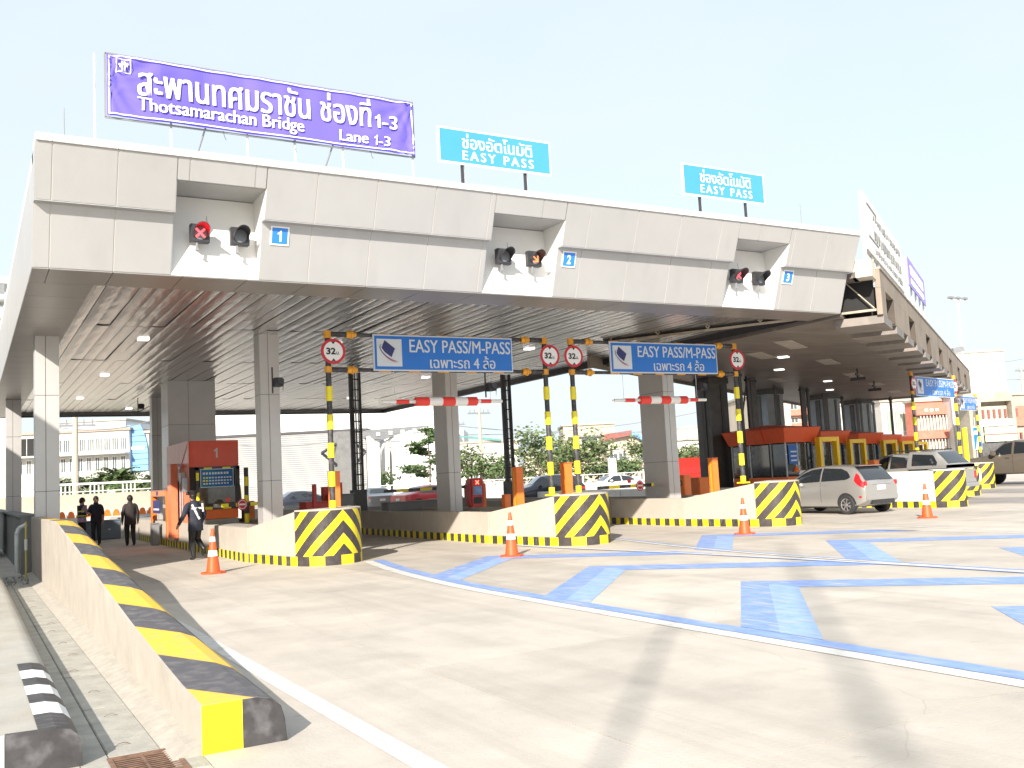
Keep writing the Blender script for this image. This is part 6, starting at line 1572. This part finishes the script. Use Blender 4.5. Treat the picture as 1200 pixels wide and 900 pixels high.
# white warehouses and houses in the middle distance
t, W_, zt = bld('low white factory with sloping roof between mast and grey column', 428, 545, 548, 125, 14, M_wwall, zt=zat(480,545,125))
MB().extr([(0,zt),(W_,zt),(W_,zt+5.0),(W_*.1,zt+1.4)],'y',-.3,14).build('sloping_roof', M_wroof, t); wins(t,W_,zat(480,560,125),zat(480,552,125),6)
t, W_, zt = bld('white warehouse with teal sloping roof edge right of the grey column', 528, 608, 520, 110, 16, M_wwall, zt=zat(560,519,110))
MB().obox((-.5,-.3,zt+1.3),(W_*.75,-.3,zt+.2),.5,.25).build('teal_roof_edge', mat('teal_sheet',(0.08,0.25,0.22),.6), t)
MB().box(W_*.55,-.06,zt*.3,W_*.60,.0,zt*.95).build('rain_pipe', M_steel, t); wins(t,W_,1.2,2.6,5,.3,.9)
t, W_, zt = bld('cream flat roofed block with dark strip windows', 662, 722, 500, 105, 12, M_cwall, zt=zat(690,498,105))
wins(t,W_,zat(690,519,105),zat(690,513,105),4,.15,.85,.9,cols=1); MB().box(W_*.1,-.5,zat(690,512,105),W_*.9,0,zat(690,510.5,105)).build('sun_shade', M_grey, t)
t, W_, zt = bld('cream house with maroon and blue roof and dark windows', 711, 760, 515, 98, 10, M_cwall, zt=zat(735,513,98))
MB().extr([(-.6,zt-.3),(W_*.62,zt+.3),(W_*.62,zt+.9),(-.6,zt+.5)],'y',-.8,.0).build('maroon_roof_band', M_maroon, t); MB().extr([(W_*.62,zt+.3),(W_+.6,zt-1.2),(W_+.6,zt-.8),(W_*.62,zt+.9)],'y',-.8,.0).build('blue_roof_band', M_bluep, t)
wins(t,W_,zat(735,541,98),zat(735,530,98),2,.05,.5,.92,cols=2); wins(t,W_,zat(735,541,98),zat(735,532,98),1,.72,.9,.8)
t, W_, zt = bld('small white house with grey roof left of the cream block', 615, 672, 533, 100, 8, M_cwall, zt=zat(640,530,100)); wins(t,W_,zat(640,556,100),zat(640,546,100),3,.45,.95,.8)
t, W_, zt = bld('pale building with sloping roof seen between the lane 3 columns', 757, 830, 513, 115, 12, M_wwall, zt=zat(800,516,115)); MB().extr([(0,zt),(W_,zt),(W_,zt+1.6),(W_*.7,zt+2.2)],'y',-.4,12).build('sloping_roof', mat('buff_roof',(0.5,0.42,0.35),.8), t)
t, W_, zt = bld('cream building with pink balconies behind the second booth roof', 880, 985, 468, 84, 10, M_cwall, zt=zat(930,462,84))
for k,(a,b) in enumerate(((503,496),(487,480))): MB().box(W_*.2,-.8,zat(930,a,84),W_*.98,0,zat(930,b,84)).build('balcony', M_pinkp, t)
wins(t,W_,zat(930,496,84),zat(930,489,84),6,.2,.95); wins(t,W_,zat(930,480,84),zat(930,472,84),6,.2,.95)
for k in (0.0,.38,.7): MB().box(W_*k,-.9,0,W_*k+.7,-.2,zt).build('pier', M_cwall, t)
t, W_, zt = bld('white and glass building behind the far booths', 985, 1045, 480, 82, 10, M_wwall, zt=zat(1010,474,82)); wins(t,W_,zat(1010,510,82),zat(1010,488,82),5,.05,.98,.85,m=mat('pale_pane',(0.35,0.45,0.52),.3),cols=2)
t, W_, zt = bld('building with green gridded window wall', 1036, 1080, 474, 78, 10, M_wwall, zt=zat(1058,470,78))
wins(t,W_,zat(1058,506,78),zat(1058,480,78),3,.1,.75,.9,m=mat('green_pane',(0.25,0.38,0.24),.4,var=.2),cols=3); MB().box(W_*.8,-.2,zat(1058,508,78),W_,-.05,zat(1058,478,78)).build('green_panel', mat('green_sheet',(0.03,0.22,0.09),.6), t)
# red and pink shophouse
t, W_, zt = bld('pink shophouse with barred balconies behind the right hand gantry', 1074, 1118, 474, 74, 10, M_pinkp, zt=zat(1095,470,74))
zz = lambda py: zat(1095,py,74)
for (a,b) in ((486,476),(514,504)): MB().box(-.1,-.9,zz(a),W_+.1,0,zz(b)).build('balcony_front', M_pinkp, t)
for (a,b) in ((504,487),(542,515)):
    MB().box(.2,-.3,zz(a),W_-.2,-.02,zz(b)).build('wall_panel', M_cwall, t)
    for k in range(11): MB().box(.3+k*(W_-.6)/10,-.85,zz(a),.36+k*(W_-.6)/10,-.78,zz(b)).build('window_bar', M_white, t)
for k in range(3): MB().box(W_*(.2+.14*k),-.93,zz(482),W_*(.28+.14*k),-.905,zz(479)).build('white_crest', M_white, t)
t, W_, zt = bld('narrow grey shop with blue glass beside the pink shophouse', 1119, 1136, 468, 72, 9, M_wwall, zt=zat(1127,464,72)); wins(t,W_,zat(1127,540,72),zat(1127,500,72),1,.1,.9,.9,m=mat('blue_pane',(0.10,0.2,0.28),.2),cols=2); wins(t,W_,zat(1127,498,72),zat(1127,484,72),2,.1,.9,.8)
def clutter(t, W_, zt, n, seed):
    rr = random.Random(seed)
    for k in range(n):
        x = W_*(.1+.8*k/max(1,n-1)); z_ = rr.uniform(1.5,zt*.8)
        MB().box(x,-.45,z_,x+.8,-.05,z_+.55).build('air_conditioner', M_white, t, bevel=.02); MB().tube((x+.3,-.47,z_+.27),(x+.3,-.44,z_+.27),.2,n=12).build('fan_grille', M_grey, t)
        MB().tube((x-.2,-.12,.2),(x-.2,-.12,zt-.2),.05,n=6).build('rain_pipe', M_steel, t)
for b_, w_, z_, n_, s_ in ((t, W_, zt, 2, 3),): clutter(b_, w_, z_, n_, s_)
# row of old shophouses at the far right and white tank block above
t, W_, zt = bld('stained concrete shophouse with shutters and green awning at right', 1139, 1184, 466, 66, 11, M_oldc, zt=zat(1160,461,66))
zz = lambda py: zat(1160,py,66)
MB().box(-.9,-1.0,zz(471),W_*1.0,-.01,zz(461)).build('parapet', M_oldc, t); MB().box(.6,-.25,zz(500),W_-.2,-.02,zz(476)).build('loggia_wall', M_cwall, t)
for k in range(7): MB().box(1.0+k*.52,-.4,zz(490),1.2+k*.52,-.28,zz(480)).build('louvre', M_maroon, t)
MB().box(.6,-1.0,zz(500),W_-.1,-.26,zz(492)).build('balcony_wall', M_wwall, t)
MB().box(.6,-1.4,zz(518),W_-.1,-1.3,zz(501)).build('awning_board', mat('pale_green',(0.52,0.6,0.42),.7), t); MB().box(.5,-1.45,zz(510),W_,-1.41,zz(509)).build('awning_rail', M_maroon, t)
MB().box(.3,-1.2,zz(540),W_,-.02,zz(519)).build('shopfront', mat('shopfront',(0.10,0.1,0.1),.6,var=.3), t)
for x in (.3,W_-.15): MB().box(x,-1.1,0,x+.3,-.05,zz(471)).build('pier', M_oldc, t)
t, W_, zt = bld('shophouse with red panels and air conditioner at the right edge', 1186, 1260, 468, 67, 11, M_oldc, zt=zat(1200,462,67))
MB().box(.2,-.3,zz(500),W_*.28,-.02,zz(476)).build('red_panel', M_pinkp, t); MB().box(1.6,-.9,zz(497),2.8,-.2,zz(490)).build('air_conditioner', M_white, t)
for k in range(8): MB().box(.3+k*.45,-.3,zz(530),.45+k*.45,-.02,zz(508)).build('shutter_slat', M_maroon, t)
t, W_, zt = bld('big plain white block rising behind the shophouses', 1118, 1186, 412, 100, 14, mat('bleached_white',(0.72,0.71,0.68),.85,var=.05,scale=.3), zt=zat(1150,412,100))
for k in range(4): MB().box(W_*(.1+.25*k),-.07,2,W_*(.1+.25*k)+.12,0,zt-.5).build('wall_rib', M_cwall, t)
MB().box(0,-.07,zat(1150,443,100),W_,0,zat(1150,442.3,100)).build('wall_band', M_cwall, t)
# signs on top of the old canopy
M_lat = mat('lattice_white',(0.66,0.65,0.61),.6,var=.1)
bb = thing('billboard_frame','tall white lattice billboard frame on the old canopy roof','billboard')
s0,s1,z0,z1 = 1.3,9.9,7.5,9.15
def OPv(s,t_,z_): return Vector(OP(s,t_,z_))
for k in range(8):
    s = s0+(s1-s0)*k/7; MB().obox(OPv(s,.5,6.66),OPv(s,.5,z1),.07,.07).build('upright', M_lat, bb)
    if k < 7:
        s2 = s0+(s1-s0)*(k+1)/7; MB().obox(OPv(s,.5,6.7),OPv(s2,.5,7.5),.035,.035).build('brace', M_lat, bb)
for z_ in (7.15,7.5,z1): MB().obox(OPv(s0,.5,z_),OPv(s1,.5,z_),.06,.06).build('rail', M_lat, bb)
def pan(name, sa, sb, za, zb, m, par, t_=.42):
    vs = [OPv(sa,t_,za),OPv(sb,t_,za),OPv(sb,t_,zb),OPv(sa,t_,zb)]; vs = vs+[v+NN*.03 for v in vs]
    return MB().add(vs,[(0,1,2,3),(7,6,5,4),(0,4,5,1),(1,5,6,2),(2,6,7,3),(3,7,4,0)]).build(name, m, par)
pan('board_sheet', s0, s1, z0, z1, mat('board_white',(0.76,0.76,0.74),.6,var=.05), bb)
rnd = random.Random(5); M_rem = mat('worn_print',(0.24,0.245,0.24),.8,var=.2)
for r,(za,zb) in enumerate(((8.62,8.86),(8.0,8.35),(7.62,7.85))):
    s = s0+1.6
    while s < s1-.6:
        w2 = rnd.uniform(.12,.34); pan('worn_fragment', s, s+w2, za+rnd.uniform(0,.08), zb-rnd.uniform(0,.08), M_rem, bb, .405); s += w2+rnd.uniform(.06,.2)
for za in (8.9,7.95): pan('grey_line', s0+.5, s0+2.4, za, za+.05, M_rem, bb, .405)
for k in range(5): pan('rusty_patch', s0+.3+k*.3, s0+.42+k*.3, 6.95-.05*k, 7.3-.05*k, mat('rust_patch',(0.5,0.42,0.25),.8), bb, .42)
pb = thing('far_purple_banner','faded purple banner on poles above the old canopy','banner')
pan('banner_cloth', 10.4, 16.4, 7.85, 8.92, ban_mat('faded_purple',(0.30,0.24,0.62),(0.38,0.32,0.68)), pb, .3)
for (za,zb,n_) in ((8.35,8.7,12),(8.0,8.2,14)):
    for k in range(n_): pan('print_mark', 11.2+k*4.6/n_, 11.2+k*4.6/n_+.2, za, zb, M_txt, pb, .285)
for k in range(5): MB().obox(OPv(10.5+k*1.45,.4,6.66),OPv(10.5+k*1.45,.4,8.9),.05,.05).build('pole', M_lat, pb)
cctv = thing('roof_loudspeaker','small loudspeaker on the far end of the old canopy roof','speaker'); p = OPv(30,.3,6.68)
MB().tube(p,p+Vector((0,0,.5)),.03).build('stand', M_grey, cctv); MB().obox(p+Vector((-.1,0,.5)),p+Vector((.5,-.2,.62)),.35,.3).build('horn', M_grey, cctv)
lamp_ = thing('satellite_dish','cream dish on the old canopy roof left of the flood lights','dish'); p = OPv(20.5,.8,6.68)
MB().tube(p,p+Vector((0,0,.5)),.04).build('mast', M_cwall, lamp_); d_ = MB().lathe([(0,0),(.3,.04),(.55,.16)],(0,0,0),16).build('bowl', mat('dish_cream',(0.62,0.58,0.48),.6), lamp_); d_.location = p+Vector((0,0,.6)); d_.rotation_euler=(1.0,.3,0)
# flood light mast
q = atY(1122,352,62); fl = thing('floodlight_mast','tall white mast with three floodlights beyond the old canopy','lamp post',None,(q.x,62,0))
MB().tube((0,0,0),(0,0,q.z),.16,.09).build('pole', M_white, fl); MB().box(-1.3,-.05,q.z,1.3,.05,q.z+.08).build('crossarm', M_white, fl)
for x in (-1.1,0.0,1.15): MB().box(x-.28,-.25,q.z+.12,x+.28,.2,q.z+.36).build('floodlight', M_grey, fl, bevel=.03)
for k,(px,pyt,Y,r,lab) in enumerate(((561,478,82,.20,'thick beige concrete pole behind the lane 2 sign'),(533,492,95,.17,'beige concrete pole just right of the grey column'),(457+0,512,100,.15,'pale pole left of the dark tiered tree'),(494,502,110,.10,'distant thin pole with crossarms above the tiered tree'),(88,489,66,.2,'beige concrete pole before the long white building'),(1196,430,75,.18,'utility pole at the far right edge'))):
    q = atY(px,pyt,Y); u_ = thing('utility_pole', lab, 'pole', 'concrete utility poles', (q.x,Y,0))
    MB().tube((0,0,0),(0,0,q.z),r*1.15,r*.8,10).build('shaft', M_cwall, u_, smooth=True); MB().box(-1.2,-.08,q.z-.6,1.2,.08,q.z-.45).build('crossarm', M_steel, u_)
    for x in (-1.0,-.5,.5,1.0): MB().tube((x,0,q.z-.45),(x,0,q.z-.15),.06,.04,6).build('insulator', M_grey, u_)
# overhead wires between the poles
for k,(pa_,pb_,Y,sag) in enumerate((((420,505),(840,478),84,1.4),((500,495),(840,498),84,1.0),((420,520),(840,508),84,1.6),((250,519),(520,480),86,1.5),((40,495),(180,492),70,.6),((1170,425),(1230,412),76,.2),((1170,445),(1230,440),76,.2))):
    a = atY(*pa_,Y); b = atY(*pb_,Y); n = 14; pts = []
    for i in range(n+1):
        t_ = i/n; p = a.lerp(b,t_); p.z -= sag*4*t_*(1-t_); pts.append(tuple(p))
    w_ = MB().path(pts,.035,5).build('overhead_wire', M_grey); tag(w_,'dark overhead wire, '+['highest over the trees','middle one over the trees','lowest over the trees','sweeping above the corrugated shed','behind the left columns','upper one at the far right','lower one at the far right'][k],'wire','overhead wires')
# background plain: grassy verge and road beyond
vg = MB().quad((-40,60.6,-.01),(160,60.6,-.01),(160,64,-.01),(-40,64,-.01)).build('verge', mat('verge',(0.16,0.17,0.09),.95,var=.3,scale=1), None); vg['kind'] = 'structure'
# white railing and low planter wall behind the parked cars
rl = thing('boundary_fence','white railing along the far side of the plaza','fence',None,(0,63,0)); x0 = atY(430,570,63).x; x1 = atY(900,570,63).x
MB().box(x0,-.1,0,x1,.1,.9).build('base_wall', M_wwall, rl); MB().obox((x0,0,1.5),(x1,0,1.5),.06,.06).build('top_rail', M_white, rl)
n = int((x1-x0)/2)
for k in range(n): MB().box(x0+k*2,-.04,.9,x0+k*2+.08,.04,1.5).build('post', M_white, rl)
t = thing('banner_stand','narrow white upright banner stand behind the white saloon','banner',None,(atY(719,560,60).x,60,0)); MB().box(-.35,0,.3,.35,.05,atY(719,537,60).z).build('cloth', M_white, t); MB().box(-.4,.06,0,-.36,.1,atY(719,536,60).z).build('pole', M_steel, t)
